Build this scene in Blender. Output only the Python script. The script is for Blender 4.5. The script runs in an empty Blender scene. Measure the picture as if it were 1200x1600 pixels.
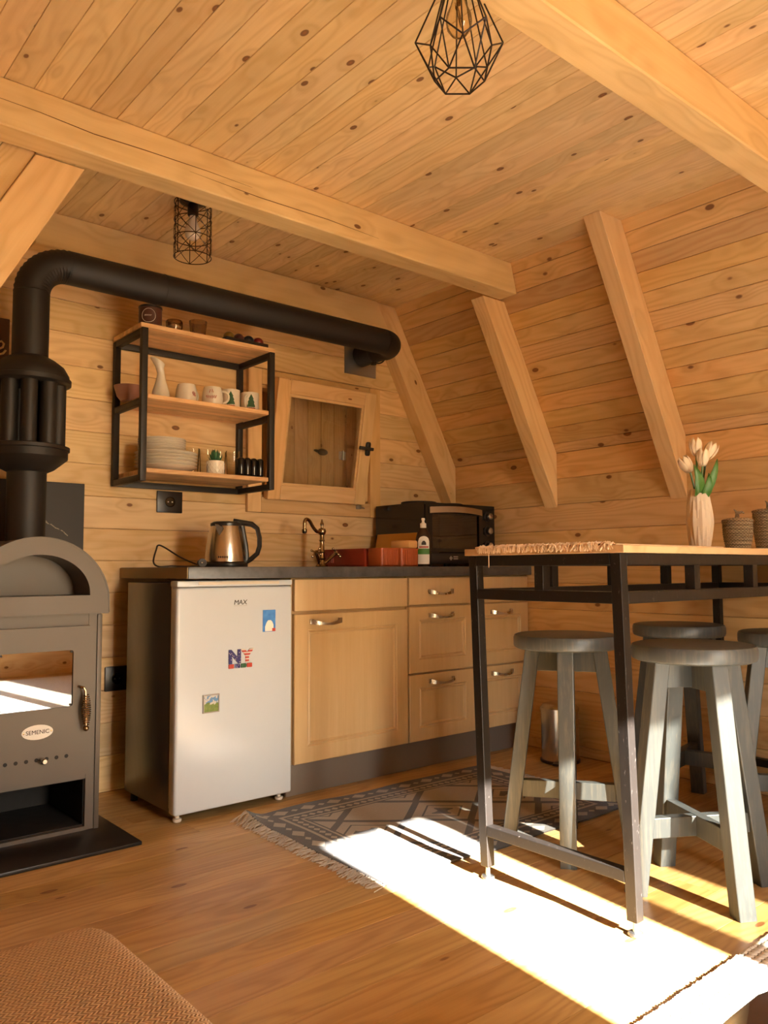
import bpy, bmesh, math, random
from mathutils import Vector, Matrix
random.seed(7)
R = math.radians
scene = bpy.context.scene
COL = scene.collection

# ------------------------------------------------------------------ camera
def make_camera():
    t, p, ro = R(49.77), R(4.08), R(-0.26)
    fw = Vector((math.cos(t) * math.cos(p), math.sin(t) * math.cos(p), math.sin(p)))
    r = Vector((math.sin(t), -math.cos(t), 0)); u = r.cross(fw)
    r2 = r * math.cos(ro) + u * math.sin(ro); u2 = u * math.cos(ro) - r * math.sin(ro)
    cd = bpy.data.cameras.new('camera'); cd.sensor_fit = 'VERTICAL'; cd.sensor_height = 24
    cd.lens = 1255 / 1600 * 24; cd.clip_start = .02
    c = bpy.data.objects.new('camera', cd); COL.objects.link(c)
    m = Matrix.Identity(4)
    for i in range(3):
        m[i][0] = r2[i]; m[i][1] = u2[i]; m[i][2] = -fw[i]
    m[2][3] = .9
    c.matrix_world = m
    scene.camera = c
make_camera()

# ------------------------------------------------------------------ sky, sun, exposure
SUN_EL, SUN_AZ = 26.8, 83.0           # elevation; direction the light travels on the floor
w = bpy.data.worlds.new('sky'); scene.world = w; w.use_nodes = True
nt = w.node_tree; nt.nodes.clear()
sky = nt.nodes.new('ShaderNodeTexSky'); sky.sky_type = 'NISHITA'; sky.sun_disc = False
sky.sun_elevation = R(SUN_EL); sky.sun_rotation = R(180)
bg = nt.nodes.new('ShaderNodeBackground'); bg.inputs[1].default_value = 1.7
wo = nt.nodes.new('ShaderNodeOutputWorld')
nt.links.new(sky.outputs[0], bg.inputs[0]); nt.links.new(bg.outputs[0], wo.inputs[0])
sd = bpy.data.lights.new('sun', 'SUN'); sd.energy = 120; sd.angle = R(.6); sd.color = (1, .96, .89)
so = bpy.data.objects.new('sun', sd); COL.objects.link(so)
ld = Vector((math.cos(R(SUN_AZ)) * math.cos(R(SUN_EL)), math.sin(R(SUN_AZ)) * math.cos(R(SUN_EL)), -math.sin(R(SUN_EL))))
so.rotation_euler = ld.to_track_quat('-Z', 'Y').to_euler(); so.location = (0, -6, 5)
scene.view_settings.view_transform = 'Standard'
scene.view_settings.look = 'None'
scene.view_settings.gamma = 1
scene.view_settings.exposure = 0.50
scene.view_settings.use_curve_mapping = False
scene.cycles.max_bounces = 16; scene.cycles.diffuse_bounces = 8; scene.cycles.glossy_bounces = 6
scene.cycles.transmission_bounces = 8; scene.cycles.transparent_max_bounces = 12
scene.cycles.caustics_reflective = False; scene.cycles.caustics_refractive = False
scene.cycles.sample_clamp_indirect = 6

# ------------------------------------------------------------------ node helper
class F:
    """a float socket with arithmetic"""
    def __init__(s, g, v): s.g = g; s.v = v
    def __add__(s, o): return s.g.m('ADD', s, o)
    __radd__ = __add__
    def __sub__(s, o): return s.g.m('SUBTRACT', s, o)
    def __rsub__(s, o): return s.g.m('SUBTRACT', o, s)
    def __mul__(s, o): return s.g.m('MULTIPLY', s, o)
    __rmul__ = __mul__
    def __truediv__(s, o): return s.g.m('DIVIDE', s, o)
    def abs(s): return s.g.m('ABSOLUTE', s)
    def sin(s): return s.g.m('SINE', s)
    def fract(s): return s.g.m('FRACT', s)
    def floor(s): return s.g.m('FLOOR', s)
    def lt(s, o): return s.g.m('LESS_THAN', s, o)
    def gt(s, o): return s.g.m('GREATER_THAN', s, o)
    def max(s, o): return s.g.m('MAXIMUM', s, o)
    def min(s, o): return s.g.m('MINIMUM', s, o)
    def pow(s, o): return s.g.m('POWER', s, o)
    def clamp(s): return s.g.m('MINIMUM', s.g.m('MAXIMUM', s, 0), 1)
    def step(s, a, b):                      # smoothstep
        n = s.g.new('ShaderNodeMapRange'); n.interpolation_type = 'SMOOTHSTEP'; n.clamp = True
        s.g.put(n.inputs[0], s); n.inputs[1].default_value = a; n.inputs[2].default_value = b
        n.inputs[3].default_value = 0; n.inputs[4].default_value = 1
        return F(s.g, n.outputs[0])

class G:
    def __init__(s, name):
        s.mat = bpy.data.materials.new(name); s.mat.use_nodes = True
        s.nt = s.mat.node_tree; s.nt.nodes.clear()
        s.out = s.new('ShaderNodeOutputMaterial'); s.bsdf = s.new('ShaderNodeBsdfPrincipled')
        s.nt.links.new(s.bsdf.outputs[0], s.out.inputs[0])
    def new(s, t): return s.nt.nodes.new(t)
    def put(s, inp, v):
        if isinstance(v, F): s.nt.links.new(v.v, inp)
        elif hasattr(v, 'is_output'): s.nt.links.new(v, inp)
        elif isinstance(v, (tuple, list)) and len(v) == 3 and inp.type == 'RGBA': inp.default_value = (*v, 1)
        else: inp.default_value = v
    def m(s, op, a, b=None, c=None):
        n = s.new('ShaderNodeMath'); n.operation = op
        for i, x in enumerate((a, b, c)):
            if x is not None: s.put(n.inputs[i], x)
        return F(s, n.outputs[0])
    def coord(s, kind='Object'):
        tc = s.new('ShaderNodeTexCoord'); sp = s.new('ShaderNodeSeparateXYZ')
        s.nt.links.new(tc.outputs[kind], sp.inputs[0])
        return [F(s, sp.outputs[i]) for i in range(3)]
    def rand(s): return F(s, s.new('ShaderNodeObjectInfo').outputs['Random'])
    def vec(s, x, y, z):
        n = s.new('ShaderNodeCombineXYZ')
        for i, v in enumerate((x, y, z)): s.put(n.inputs[i], v)
        return n.outputs[0]
    def noise(s, v, scale=1, detail=2, rough=.5):
        n = s.new('ShaderNodeTexNoise'); s.put(n.inputs['Vector'], v)
        n.inputs['Scale'].default_value = scale; n.inputs['Detail'].default_value = detail
        n.inputs['Roughness'].default_value = rough
        return F(s, n.outputs[0])
    def voro(s, v, scale=1, rnd=1):
        n = s.new('ShaderNodeTexVoronoi'); s.put(n.inputs['Vector'], v); n.inputs['Scale'].default_value = scale
        n.inputs['Randomness'].default_value = rnd
        return F(s, n.outputs['Distance']), n.outputs['Color']
    def mix(s, f, a, b):
        n = s.new('ShaderNodeMix'); n.data_type = 'RGBA'; n.clamp_factor = True
        s.put(n.inputs[0], f); s.put(n.inputs[6], a); s.put(n.inputs[7], b)
        return n.outputs[2]
    def hsv(s, col, h=.5, sat=1, v=1):
        n = s.new('ShaderNodeHueSaturation'); s.put(n.inputs[4], col)
        s.put(n.inputs[0], h); s.put(n.inputs[1], sat); s.put(n.inputs[2], v)
        return n.outputs[0]
    def bump(s, h, strength=.2, dist=.002):
        n = s.new('ShaderNodeBump'); n.inputs['Strength'].default_value = strength
        n.inputs['Distance'].default_value = dist; s.put(n.inputs['Height'], h)
        s.nt.links.new(n.outputs[0], s.bsdf.inputs['Normal'])
    def set(s, **kw):
        names = dict(color='Base Color', rough='Roughness', metal='Metallic', trans='Transmission Weight', ior='IOR',
                     alpha='Alpha', coat='Coat Weight', coatr='Coat Roughness', spec='Specular IOR Level', sheen='Sheen Weight')
        for k, v in kw.items(): s.put(s.bsdf.inputs[names[k]], v)
        return s.mat

def simple(name, color, rough=.5, metal=0, var=.05, nscale=30, bump=0, **kw):
    g = G(name); x, y, z = g.coord()
    n = g.noise(g.vec(x, y, z), nscale, 3)
    g.set(color=g.hsv(color, v=1 - var + n * (2 * var)), rough=(n - .5) * .12 + rough, metal=metal, **kw)
    if bump: g.bump(n, bump, .001)
    return g.mat

def pine(name, light, dark, knot=(.16, .06, .02), rough=.5, ring=1.0, kscale=(9, 12, 9), kthr=.13, contrast=.5, tone=.24, coat=0, lam=0):
    g = G(name); x, y, z = g.coord(); rnd = g.rand()
    ox, oy, oz = x + rnd * 37.3, y + rnd * 91.7, z + rnd * 53.1
    d, kc = g.voro(g.vec(ox * kscale[0], oy * kscale[1], oz * kscale[2]))
    halo = d.step(.5, .05)
    n = g.noise(g.vec(ox * .9, oy * 7, oz * 5), 1, 2, .45)
    wob = g.noise(g.vec(ox * 5, oy * 30, oz * 20), 1, 2)
    f = (n * 22 * ring + oy * 38 * ring + halo * 2.2 + wob * .5) * 3.14159
    w_ = (f.sin() * .5 + .5).pow(1.8)
    fib = g.noise(g.vec(ox * 4, oy * 260, oz * 200), 1, 2)
    broad = g.noise(g.vec(ox * .7, oy * 5, oz * 5), 1.3, 2)
    strk = g.noise(g.vec(ox * 1.1, oy * 75, oz * 60), 1, 3, .6)
    k = (w_ * .55 + fib * .25 + broad * .55 + (strk - .5) * .9 - .22) * contrast * 1.5
    col = g.mix(k.clamp(), light, dark)
    col = g.hsv(col, h=.5 + (rnd - .5) * -.012, sat=1 + (rnd * 7.3).fract() * .12 - .06, v=1 - tone * .5 + (rnd * 13.7).fract() * tone)
    if lam:
        wn = g.new('ShaderNodeTexWhiteNoise'); wn.noise_dimensions = '1D'; g.put(wn.inputs['W'], (oy * lam).floor())
        col = g.hsv(col, v=F(g, wn.outputs['Value']) * .42 + .76)
    col = g.mix(halo * .35, col, tuple(a * .8 for a in dark))
    ring2 = d.step(kthr, kthr * .75)
    col = g.mix(ring2 * .92, col, knot)
    core = d.step(kthr * .5, kthr * .2)
    col = g.mix(core * .45, col, tuple(a * 2.2 for a in knot))
    g.set(color=col, rough=rough + (fib - .5) * .15, spec=.35)
    if coat: g.set(coat=coat, coatr=.22)
    g.bump(w_ * -.5 + fib * .5, .25, .0012)
    return g.mat

M = {}
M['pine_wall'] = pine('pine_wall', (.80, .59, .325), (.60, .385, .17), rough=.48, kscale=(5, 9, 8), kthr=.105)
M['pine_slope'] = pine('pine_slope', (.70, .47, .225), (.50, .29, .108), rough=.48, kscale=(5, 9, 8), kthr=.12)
M['pine_ceiling'] = pine('pine_ceiling', (.82, .615, .345), (.64, .43, .195), rough=.5, kscale=(6.5, 11, 8), kthr=.115)
M['pine_beam'] = pine('pine_beam', (.82, .61, .33), (.67, .455, .205), rough=.5, kscale=(4, 9, 8), kthr=.085, ring=.8)
M['pine_floor'] = pine('pine_floor', (.54, .33, .125), (.32, .165, .05), rough=.42, kscale=(3, 8, 8), kthr=.085, coat=.05)
M['pine_window'] = pine('pine_window', (.74, .50, .25), (.60, .37, .16), rough=.4, kscale=(3, 9, 9), kthr=.05)
M['pine_shelf'] = pine('pine_shelf', (.76, .50, .26), (.52, .28, .11), rough=.42, ring=2.2, kthr=.05, lam=48)
M['shutter'] = pine('shutter_wood', (.50, .33, .15), (.38, .22, .09), rough=.55, kthr=.09)
M['tabletop'] = pine('tabletop_wood', (.54, .355, .175), (.40, .24, .10), rough=.4, kthr=.04, lam=24)
M['backing'] = simple('backing_board', (.26, .14, .055), .8)

# ------------------------------------------------------------------ mesh helper
class MB:
    def __init__(s): s.bm = bmesh.new()
    def _mark(s): return len(s.bm.verts)
    def poly(s, vs, fs):
        b = [s.bm.verts.new(v) for v in vs]
        for f in fs:
            try: s.bm.faces.new([b[i] for i in f])
            except ValueError: pass
        return s
    def obox(s, c, size, rot=None, bev=0, seg=2):
        m = Matrix.Translation(c) @ (rot.to_4x4() if rot is not None else Matrix.Identity(4)) @ Matrix.Diagonal((*size, 1))
        r = bmesh.ops.create_cube(s.bm, size=1, matrix=m)
        if bev > 0:
            ed = list({e for v in r['verts'] for e in v.link_edges})
            bmesh.ops.bevel(s.bm, geom=ed, offset=bev, segments=seg, affect='EDGES', profile=.5)
        return s
    def box(s, x0, x1, y0, y1, z0, z1, bev=0, seg=2):
        return s.obox(((x0 + x1) / 2, (y0 + y1) / 2, (z0 + z1) / 2), (x1 - x0, y1 - y0, z1 - z0), None, bev, seg)
    def bar(s, p0, p1, wd, ht, up=(0, 0, 1), bev=0):
        p0, p1 = Vector(p0), Vector(p1); x = (p1 - p0).normalized(); up = Vector(up)
        y = up.cross(x).normalized(); z = x.cross(y)
        return s.obox((p0 + p1) / 2, ((p1 - p0).length, wd, ht), Matrix((x, y, z)).transposed(), bev)
    def lathe(s, prof, n=24, c=(0, 0, 0), axis=None, wave=None):
        """prof [(r, z)]; rings closed by caps when r > 0 at the ends"""
        bm = s.bm; rows = []
        rot = Vector((0, 0, 1)).rotation_difference(Vector(axis)).to_matrix() if axis is not None else Matrix.Identity(3)
        c = Vector(c)
        for j, (r, z) in enumerate(prof):
            if r < 1e-6: rows.append([bm.verts.new(c + rot @ Vector((0, 0, z)))]); continue
            row = []
            for i in range(n):
                a = 2 * math.pi * i / n; rr = r * (wave(a, j / (len(prof) - 1)) if wave else 1)
                row.append(bm.verts.new(c + rot @ Vector((rr * math.cos(a), rr * math.sin(a), z))))
            rows.append(row)
        for a, b in zip(rows, rows[1:]):
            if len(a) == 1 and len(b) == 1: continue
            for i in range(n):
                k = (i + 1) % n
                if len(a) == 1: bm.faces.new((a[0], b[k], b[i]))
                elif len(b) == 1: bm.faces.new((a[i], a[k], b[0]))
                else: bm.faces.new((a[i], a[k], b[k], b[i]))
        if len(rows[0]) > 1: bm.faces.new(rows[0][::-1])
        if len(rows[-1]) > 1: bm.faces.new(rows[-1])
        return s
    def cyl(s, p0, p1, r0, r1=None, n=16):
        p0, p1 = Vector(p0), Vector(p1); d = p1 - p0
        return s.lathe([(r0, 0), (r0 if r1 is None else r1, d.length)], n, p0, d)
    def tube(s, pts, r, n=8, closed=False):
        pts = [Vector(p) for p in pts]; bm = s.bm; N = len(pts); rows = []; prev = None
        for i, p in enumerate(pts):
            a = pts[(i - 1) % N] if closed or i > 0 else p
            b = pts[(i + 1) % N] if closed or i < N - 1 else p
            t = (b - a).normalized()
            if prev is None:
                ref = Vector((0, 0, 1)) if abs(t.z) < .9 else Vector((1, 0, 0)); prev = (ref - t * ref.dot(t)).normalized()
            else:
                prev = (prev - t * prev.dot(t)).normalized()
            q = t.cross(prev); rr = r(i / (N - 1)) if callable(r) else r
            rows.append([bm.verts.new(p + (prev * math.cos(2 * math.pi * k / n) + q * math.sin(2 * math.pi * k / n)) * rr) for k in range(n)])
        prs = list(zip(rows, rows[1:])) + ([(rows[-1], rows[0])] if closed else [])
        for a, b in prs:
            for i in range(n):
                k = (i + 1) % n; bm.faces.new((a[i], a[k], b[k], b[i]))
        if not closed: bm.faces.new(rows[0][::-1]); bm.faces.new(rows[-1])
        return s
    def prism(s, pts, axis, a0, a1):
        """2-D outline extruded along an axis; the outline's coordinates are the other two axes in order"""
        def p(q, a): l = list(q); l.insert('xyz'.index(axis), a); return l
        n = len(pts); vs = [p(q, a0) for q in pts] + [p(q, a1) for q in pts]
        return s.poly(vs, [list(range(n))[::-1], list(range(n, 2 * n))] + [[i, (i + 1) % n, n + (i + 1) % n, n + i] for i in range(n)])
    def ring(s, outer, inner, axis, a0, a1):
        """outline with a hole (same number of points), extruded"""
        def p(q, a): l = list(q); l.insert('xyz'.index(axis), a); return l
        n = len(outer); vs = [p(q, a0) for q in outer] + [p(q, a0) for q in inner] + [p(q, a1) for q in outer] + [p(q, a1) for q in inner]
        fs = []
        for i in range(n):
            k = (i + 1) % n
            fs += [[i, k, n + k, n + i], [2 * n + i, 2 * n + k, 3 * n + k, 3 * n + i], [i, k, 2 * n + k, 2 * n + i], [n + i, n + k, 3 * n + k, 3 * n + i]]
        return s.poly(vs, fs)
    def sphere(s, c, r, u=16, v=10, sc=(1, 1, 1)):
        bmesh.ops.create_uvsphere(s.bm, u_segments=u, v_segments=v, radius=r, matrix=Matrix.Translation(c) @ Matrix.Diagonal((*sc, 1)))
        return s
    def mesh(s, name, mat, smooth=35):
        bmesh.ops.recalc_face_normals(s.bm, faces=s.bm.faces)
        me = bpy.data.meshes.new(name); s.bm.to_mesh(me); s.bm.free()
        if mat is not None: me.materials.append(mat)
        if smooth:
            me.polygons.foreach_set('use_smooth', [True] * len(me.polygons))
            me.set_sharp_from_angle(angle=R(smooth))
        return me
    def build(s, name, mat, parent=None, smooth=35, label=None):
        o = bpy.data.objects.new(name, s.mesh(name, mat, smooth)); COL.objects.link(o)
        if parent is not None: o.parent = parent
        if label: o['label'] = label
        return o

def tag(o, label, cat, group=None):
    o['label'] = label; o['category'] = cat
    if group: o['group'] = group
    return o
def struct(o):
    o['kind'] = 'structure'; return o
def thing(name, label, cat, loc=(0, 0, 0), rz=0, group=None):
    o = bpy.data.objects.new(name, None); COL.objects.link(o); o.empty_display_size = .05
    o.location = loc; o.rotation_euler = (0, 0, rz)
    return tag(o, label, cat, group)
def dup(root, loc, rz, label=None):
    def cp(o, par):
        c = o.copy(); COL.objects.link(c); c.parent = par
        for ch in [q for q in bpy.data.objects if q.parent is o]: cp(ch, c)
        return c
    r = cp(root, None); r.location = loc; r.rotation_euler = (0, 0, rz)
    if label: r['label'] = label
    return r
def place(o, loc=(0, 0, 0), rot=(0, 0, 0)):
    o.location = loc; o.rotation_euler = rot; return o
def text(name, body, size, mat, parent, loc, rot, depth=.0006, sx=1.0, shear=0, spacing=1.0, bold=0):
    cu = bpy.data.curves.new(name, 'FONT'); cu.body = body; cu.size = size; cu.extrude = depth
    cu.align_x = 'CENTER'; cu.align_y = 'CENTER'; cu.shear = shear; cu.space_character = spacing; cu.offset = bold; cu.resolution_u = 4
    t = bpy.data.objects.new(name, cu); COL.objects.link(t)
    bpy.context.view_layer.update()
    me = bpy.data.meshes.new_from_object(t.evaluated_get(bpy.context.evaluated_depsgraph_get()))
    COL.objects.unlink(t); bpy.data.objects.remove(t)
    me.name = name; me.materials.clear(); me.materials.append(mat)
    o = bpy.data.objects.new(name, me); COL.objects.link(o); o.parent = parent
    o.location = loc; o.rotation_euler = rot; o.scale = (sx, 1, 1)
    return o
def arc(cx, cy, r, a0, a1, n): return [(cx + r * math.cos(R(a0 + (a1 - a0) * i / n)), cy + r * math.sin(R(a0 + (a1 - a0) * i / n))) for i in range(n + 1)]
def rrect(x0, x1, y0, y1, r, n=4):
    return arc(x1 - r, y0 + r, r, -90, 0, n) + arc(x1 - r, y1 - r, r, 0, 90, n) + arc(x0 + r, y1 - r, r, 90, 180, n) + arc(x0 + r, y0 + r, r, 180, 270, n)

# ------------------------------------------------------------------ planks
_pl = {}
def inset(q, d):
    n = len(q); out = []
    for i in range(n):
        a, b, c = Vector(q[i - 1]), Vector(q[i]), Vector(q[(i + 1) % n])
        e1 = (b - a).normalized(); e2 = (c - b).normalized()
        n1 = Vector((-e1.y, e1.x)); n2 = Vector((-e2.y, e2.x))
        k = d / max(.2, 1 + n1.dot(n2)); out.append(b + (n1 + n2) * k)
    return out
def plank(parent, O, U, N, quad, mat, th=.018, ch=.0022, name='plank'):
    """board in a plane: U runs along the grain, N points into the room; quad (s, t) counter-clockwise, measured from O"""
    U = Vector(U).normalized(); N = Vector(N).normalized(); V = N.cross(U)
    s0 = quad[0]; rel = [(a - s0[0], b - s0[1]) for a, b in quad]
    key = (tuple((round(a, 4), round(b, 4)) for a, b in rel), th, mat.name)
    if key not in _pl:
        q = inset([Vector(p) for p in rel], .0006); qi = inset(q, ch)
        vs = [(p.x, p.y, -th) for p in q] + [(p.x, p.y, -ch) for p in q] + [(p.x, p.y, 0) for p in qi]
        fs = [[3, 2, 1, 0], [8, 9, 10, 11]]
        for i in range(4):
            k = (i + 1) % 4; fs += [[i, k, 4 + k, 4 + i], [4 + i, 4 + k, 8 + k, 8 + i]]
        _pl[key] = MB().poly(vs, fs).mesh(name, mat, None)
    o = bpy.data.objects.new(name, _pl[key]); COL.objects.link(o); o.parent = parent
    m = Matrix.Identity(4); loc = Vector(O) + U * s0[0] + V * s0[1]
    for i in range(3): m[i][0] = U[i]; m[i][1] = V[i]; m[i][2] = N[i]; m[i][3] = loc[i]
    o.matrix_local = m
    return o

# ------------------------------------------------------------------ the room
ZC, YB, XR, YG, XL = 2.315, 3.29, 3.25, -1.7, -1.3      # ceiling, back wall, right knee wall, gable wall, left bay wall
SL = .5436                                               # roof slope, metres sideways for each metre of height
ZK = 1.478                                                 # where the right knee wall meets the roof slope
def xr(z): return XR - (z - ZK) * SL                     # roof boards, right
def xl(z): return .738 - (2.2 - z) * SL                  # roof boards, left
XRC, XLC = xr(ZC), xl(ZC)

floor = struct(MB().box(XL - .1, XR + .1, YG - .1, YB + .1, -.08, -.02).build('floor', simple('floor_gap', (.07, .035, .014), .8), smooth=None))
fw_ = .118; y = YB
k = 0
while y > YG:
    y0 = max(YG, y - fw_)
    cut = XL + ((k * 1.37) % 2.6) + 1.0
    for a, b in ((XL, cut), (cut, XR)):
        plank(floor, (a, y0, 0), (1, 0, 0), (0, 0, 1), [(0, 0), (b - a, 0), (b - a, y - y0), (0, y - y0)], M['pine_floor'], th=.02, ch=.0005)
    y -= fw_; k += 1

ceiling = struct(MB().box(XL - .1, XRC + .2, YG - .1, YB + .1, ZC + .02, ZC + .08).build('ceiling', M['backing'], smooth=None))
cw = .0828; x = .6 - cw * 23
while x < XRC:
    x0, x1 = max(XL, x), min(XRC + .01, x + cw)
    if x1 - x0 > .01:
        for a, b in ((YG, 1.13), (1.13, 2.44), (2.44, YB)):
            if b == YB and x1 < XLC - .02: continue
            plank(ceiling, (x0, a, ZC), (0, 1, 0), (0, 0, -1), [(0, 0), (b - a, 0), (b - a, x1 - x0), (0, x1 - x0)][::1], M['pine_ceiling'], th=.018, ch=.0012)
    x += cw

# right wall: knee wall and roof slope
wr = MB().prism([(XR + .02, -.08), (XR + .12, -.08), (XR + .12, ZK + .05), (xr(ZC + .08) + .12, ZC + .08), (xr(ZC + .08) + .02, ZC + .08), (XR + .02, ZK)], 'y', YG - .1, YB + .1)
wall_right = struct(wr.build('wall_right', M['backing'], smooth=None))
zs = [1.478 - .1300 * i for i in range(12)] + [0]
zs = [ZK] + [z for z in zs if .02 < z < ZK - .02] + [0]
YSP = [YG, .2, YB]
for a, b in zip(zs[1:], zs):
    if b - a < .004: continue
    for j in range(2):
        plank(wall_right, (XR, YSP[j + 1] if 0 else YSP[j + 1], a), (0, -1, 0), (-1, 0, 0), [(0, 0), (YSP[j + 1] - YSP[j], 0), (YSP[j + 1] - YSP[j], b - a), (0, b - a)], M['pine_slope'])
sv = Vector((-SL, 0, 1)).normalized(); sn = Vector((-1, 0, -SL)).normalized()
zs = [2.267 - .0745 * i for i in range(12)]
zs = [ZC] + [z for z in zs if z > ZK + .01] + [ZK]
for a, b in zip(zs[1:], zs):
    h = (b - a) / sv.z
    for j in range(2):
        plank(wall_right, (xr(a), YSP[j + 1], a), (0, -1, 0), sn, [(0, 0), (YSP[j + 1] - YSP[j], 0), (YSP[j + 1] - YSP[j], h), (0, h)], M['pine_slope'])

# back wall with the window opening
WX0, WX1, WZ0, WZ1 = 2.005, 2.67, 1.245, 1.79
def xlb(z): return max(xl(z), -.6)
wb = MB()
wb.box(-.7, WX0, YB + .02, YB + .08, -.08, ZC + .08); wb.box(WX1, XR + .12, YB + .02, YB + .08, -.08, ZC + .08)
wb.box(WX0, WX1, YB + .02, YB + .08, -.08, WZ0); wb.box(WX0, WX1, YB + .02, YB + .08, WZ1, ZC + .08)
wall_back = struct(wb.build('wall_back', M['backing'], smooth=None))
zs = [.941 + .1328 * i for i in range(-7, 11)]
zs = [0] + [z for z in zs if .02 < z < ZC - .02] + [ZC]
def xrb(z): return XR if z < ZK else xr(z)
for a, b in zip(zs, zs[1:]):
    spans = []
    if b <= WZ0 + .03 or a >= WZ1 - .03: spans = [((xlb(a), xlb(b)), (xrb(a), xrb(b)))]
    else: spans = [((xlb(a), xlb(b)), (WX0 - .03, WX0 - .03)), ((WX1 + .03, WX1 + .03), (xrb(a), xrb(b)))]
    for (l0, l1), (r0, r1) in spans:
        plank(wall_back, (0, YB, a), (1, 0, 0), (0, -1, 0), [(l0, 0), (r0, 0), (r1, b - a), (l1, b - a)], M['pine_wall'])

# left: the bay the photograph is taken from, its cheek wall beside the stove and the piece of roof slope behind it
wl = MB().box(XL - .1, XL - .02, YG - .1, 2.6, -.08, ZC + .08)
wl.prism([(XL - .1, -.08), (xl(0) - .02, -.08), (xl(ZC) - .02, ZC), (XL - .1, ZC)], 'y', 2.525, 2.57)
wl.prism([(xl(-.08) - .12, -.08), (xl(-.08) - .02, -.08), (xl(ZC + .08) - .02, ZC + .08), (xl(ZC + .08) - .12, ZC + .08)], 'y', 2.575, YB + .1)
wall_left = struct(wl.build('wall_left', M['backing'], smooth=None))
for i in range(18):
    a, b = i * .1306, min(ZC, (i + 1) * .1306)
    if b > a + .01: plank(wall_left, (XL, YG, a), (0, 1, 0), (1, 0, 0), [(0, 0), (2.5 - YG, 0), (2.5 - YG, b - a), (0, b - a)], M['pine_wall'])
lu = Vector((SL, 0, 1)).normalized()
for i in range(16):                                      # cheek boards run with the rafter
    ox = i * .098
    def xa(z): return xl(z) - ox
    z0 = max(0, 2.2 - (.738 - ox - XL) / SL)
    if z0 > 2.1: break
    L = (ZC + .06 - z0) / lu.z; wd = .098 * lu.z
    plank(wall_left, (xa(z0), 2.507, z0), lu, (0, -1, 0), [(0, 0), (L, 0), (L, wd), (0, wd)], M['pine_wall'])
ln = Vector((1, 0, -SL)).normalized()
for i in range(20):
    a, b = i * .12, min(ZC, (i + 1) * .12)
    if b > a + .01: plank(wall_left, (xl(a), 2.58, a), (0, 1, 0), ln, [(0, 0), (YB - 2.58, 0), (YB - 2.58, (b - a) / lu.z), (0, (b - a) / lu.z)], M['pine_wall'])

# gable wall behind the camera: open glazed door and a fixed window let the sun in
DX0, DX1, GX0, GX1, HZ = 1.088, 1.53, 1.615, 1.89, 2.008
gw = MB()
gw.box(XL - .1, DX0, YG - .08, YG, -.08, ZC + .08); gw.box(GX1, XR + .1, YG - .08, YG, -.08, ZC + .08)
gw.box(DX0, GX1, YG - .08, YG, HZ, ZC + .08); gw.box(DX1, GX0, YG - .08, YG, -.08, HZ)
gw.box(GX0, GX1, YG - .08, YG, -.08, .06)
wall_front = struct(gw.build('wall_front', M['pine_wall'], smooth=None))
def pane_mat():
    g = G('window_glass'); g.nt.nodes.remove(g.bsdf)
    t = g.new('ShaderNodeBsdfTransparent'); t.inputs[0].default_value = (.46, .455, .43, 1)
    gl = g.new('ShaderNodeBsdfGlossy'); gl.inputs['Roughness'].default_value = .02
    mx = g.new('ShaderNodeMixShader'); mx.inputs[0].default_value = .06
    g.nt.links.new(t.outputs[0], mx.inputs[1]); g.nt.links.new(gl.outputs[0], mx.inputs[2]); g.nt.links.new(mx.outputs[0], g.out.inputs[0])
    return g.mat
def clear_glass(name, tint=(.96, .97, .96), refl=.08, rough=.01):
    g = G(name); g.nt.nodes.remove(g.bsdf)
    t = g.new('ShaderNodeBsdfTransparent'); t.inputs[0].default_value = (*tint, 1)
    gl = g.new('ShaderNodeBsdfGlossy'); gl.inputs['Roughness'].default_value = rough
    lw = g.new('ShaderNodeLayerWeight'); lw.inputs[0].default_value = .12
    mr = g.m('MULTIPLY_ADD', F(g, lw.outputs['Fresnel']), .9, refl)
    mx = g.new('ShaderNodeMixShader'); g.put(mx.inputs[0], mr.min(.9))
    g.nt.links.new(t.outputs[0], mx.inputs[1]); g.nt.links.new(gl.outputs[0], mx.inputs[2]); g.nt.links.new(mx.outputs[0], g.out.inputs[0])
    return g.mat
M['pane'] = pane_mat(); M['glass'] = clear_glass('clear_glass')
win2 = struct(MB().ring([(GX0, .06), (GX1, .06), (GX1, HZ), (GX0, HZ)], [(GX0 + .012, .072), (GX1 - .012, .072), (GX1 - .012, HZ - .012), (GX0 + .012, HZ - .012)], 'y', YG - .07, YG - .02).build('window_2', M['pine_window'], smooth=None))
MB().box(GX0 + .012, GX1 - .012, YG - .05, YG - .044, .072, HZ - .012).build('pane', M['pane'], win2, smooth=None)
g = G('deck'); xx, yy, zz = g.coord(); n_ = g.noise(g.vec(xx, yy * 9, zz), 2, 3)
deck = struct(MB().box(-8, 10, -14, YG - .12, -.25, -.1).build('ground', g.set(color=g.mix(n_, (.34, .27, .19), (.24, .20, .13)), rough=.8), smooth=None))
for nm, x0, x1 in (('door_portal', DX0, DX1), ('window_portal', GX0, GX1)):
    al = bpy.data.lights.new(nm, 'AREA'); al.shape = 'RECTANGLE'; al.size = x1 - x0; al.size_y = HZ - .05
    al.cycles.is_portal = True
    ao = bpy.data.objects.new(nm, al); COL.objects.link(ao); ao.location = ((x0 + x1) / 2, YG - .1, HZ / 2); ao.rotation_euler = (R(90), 0, 0)

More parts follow.
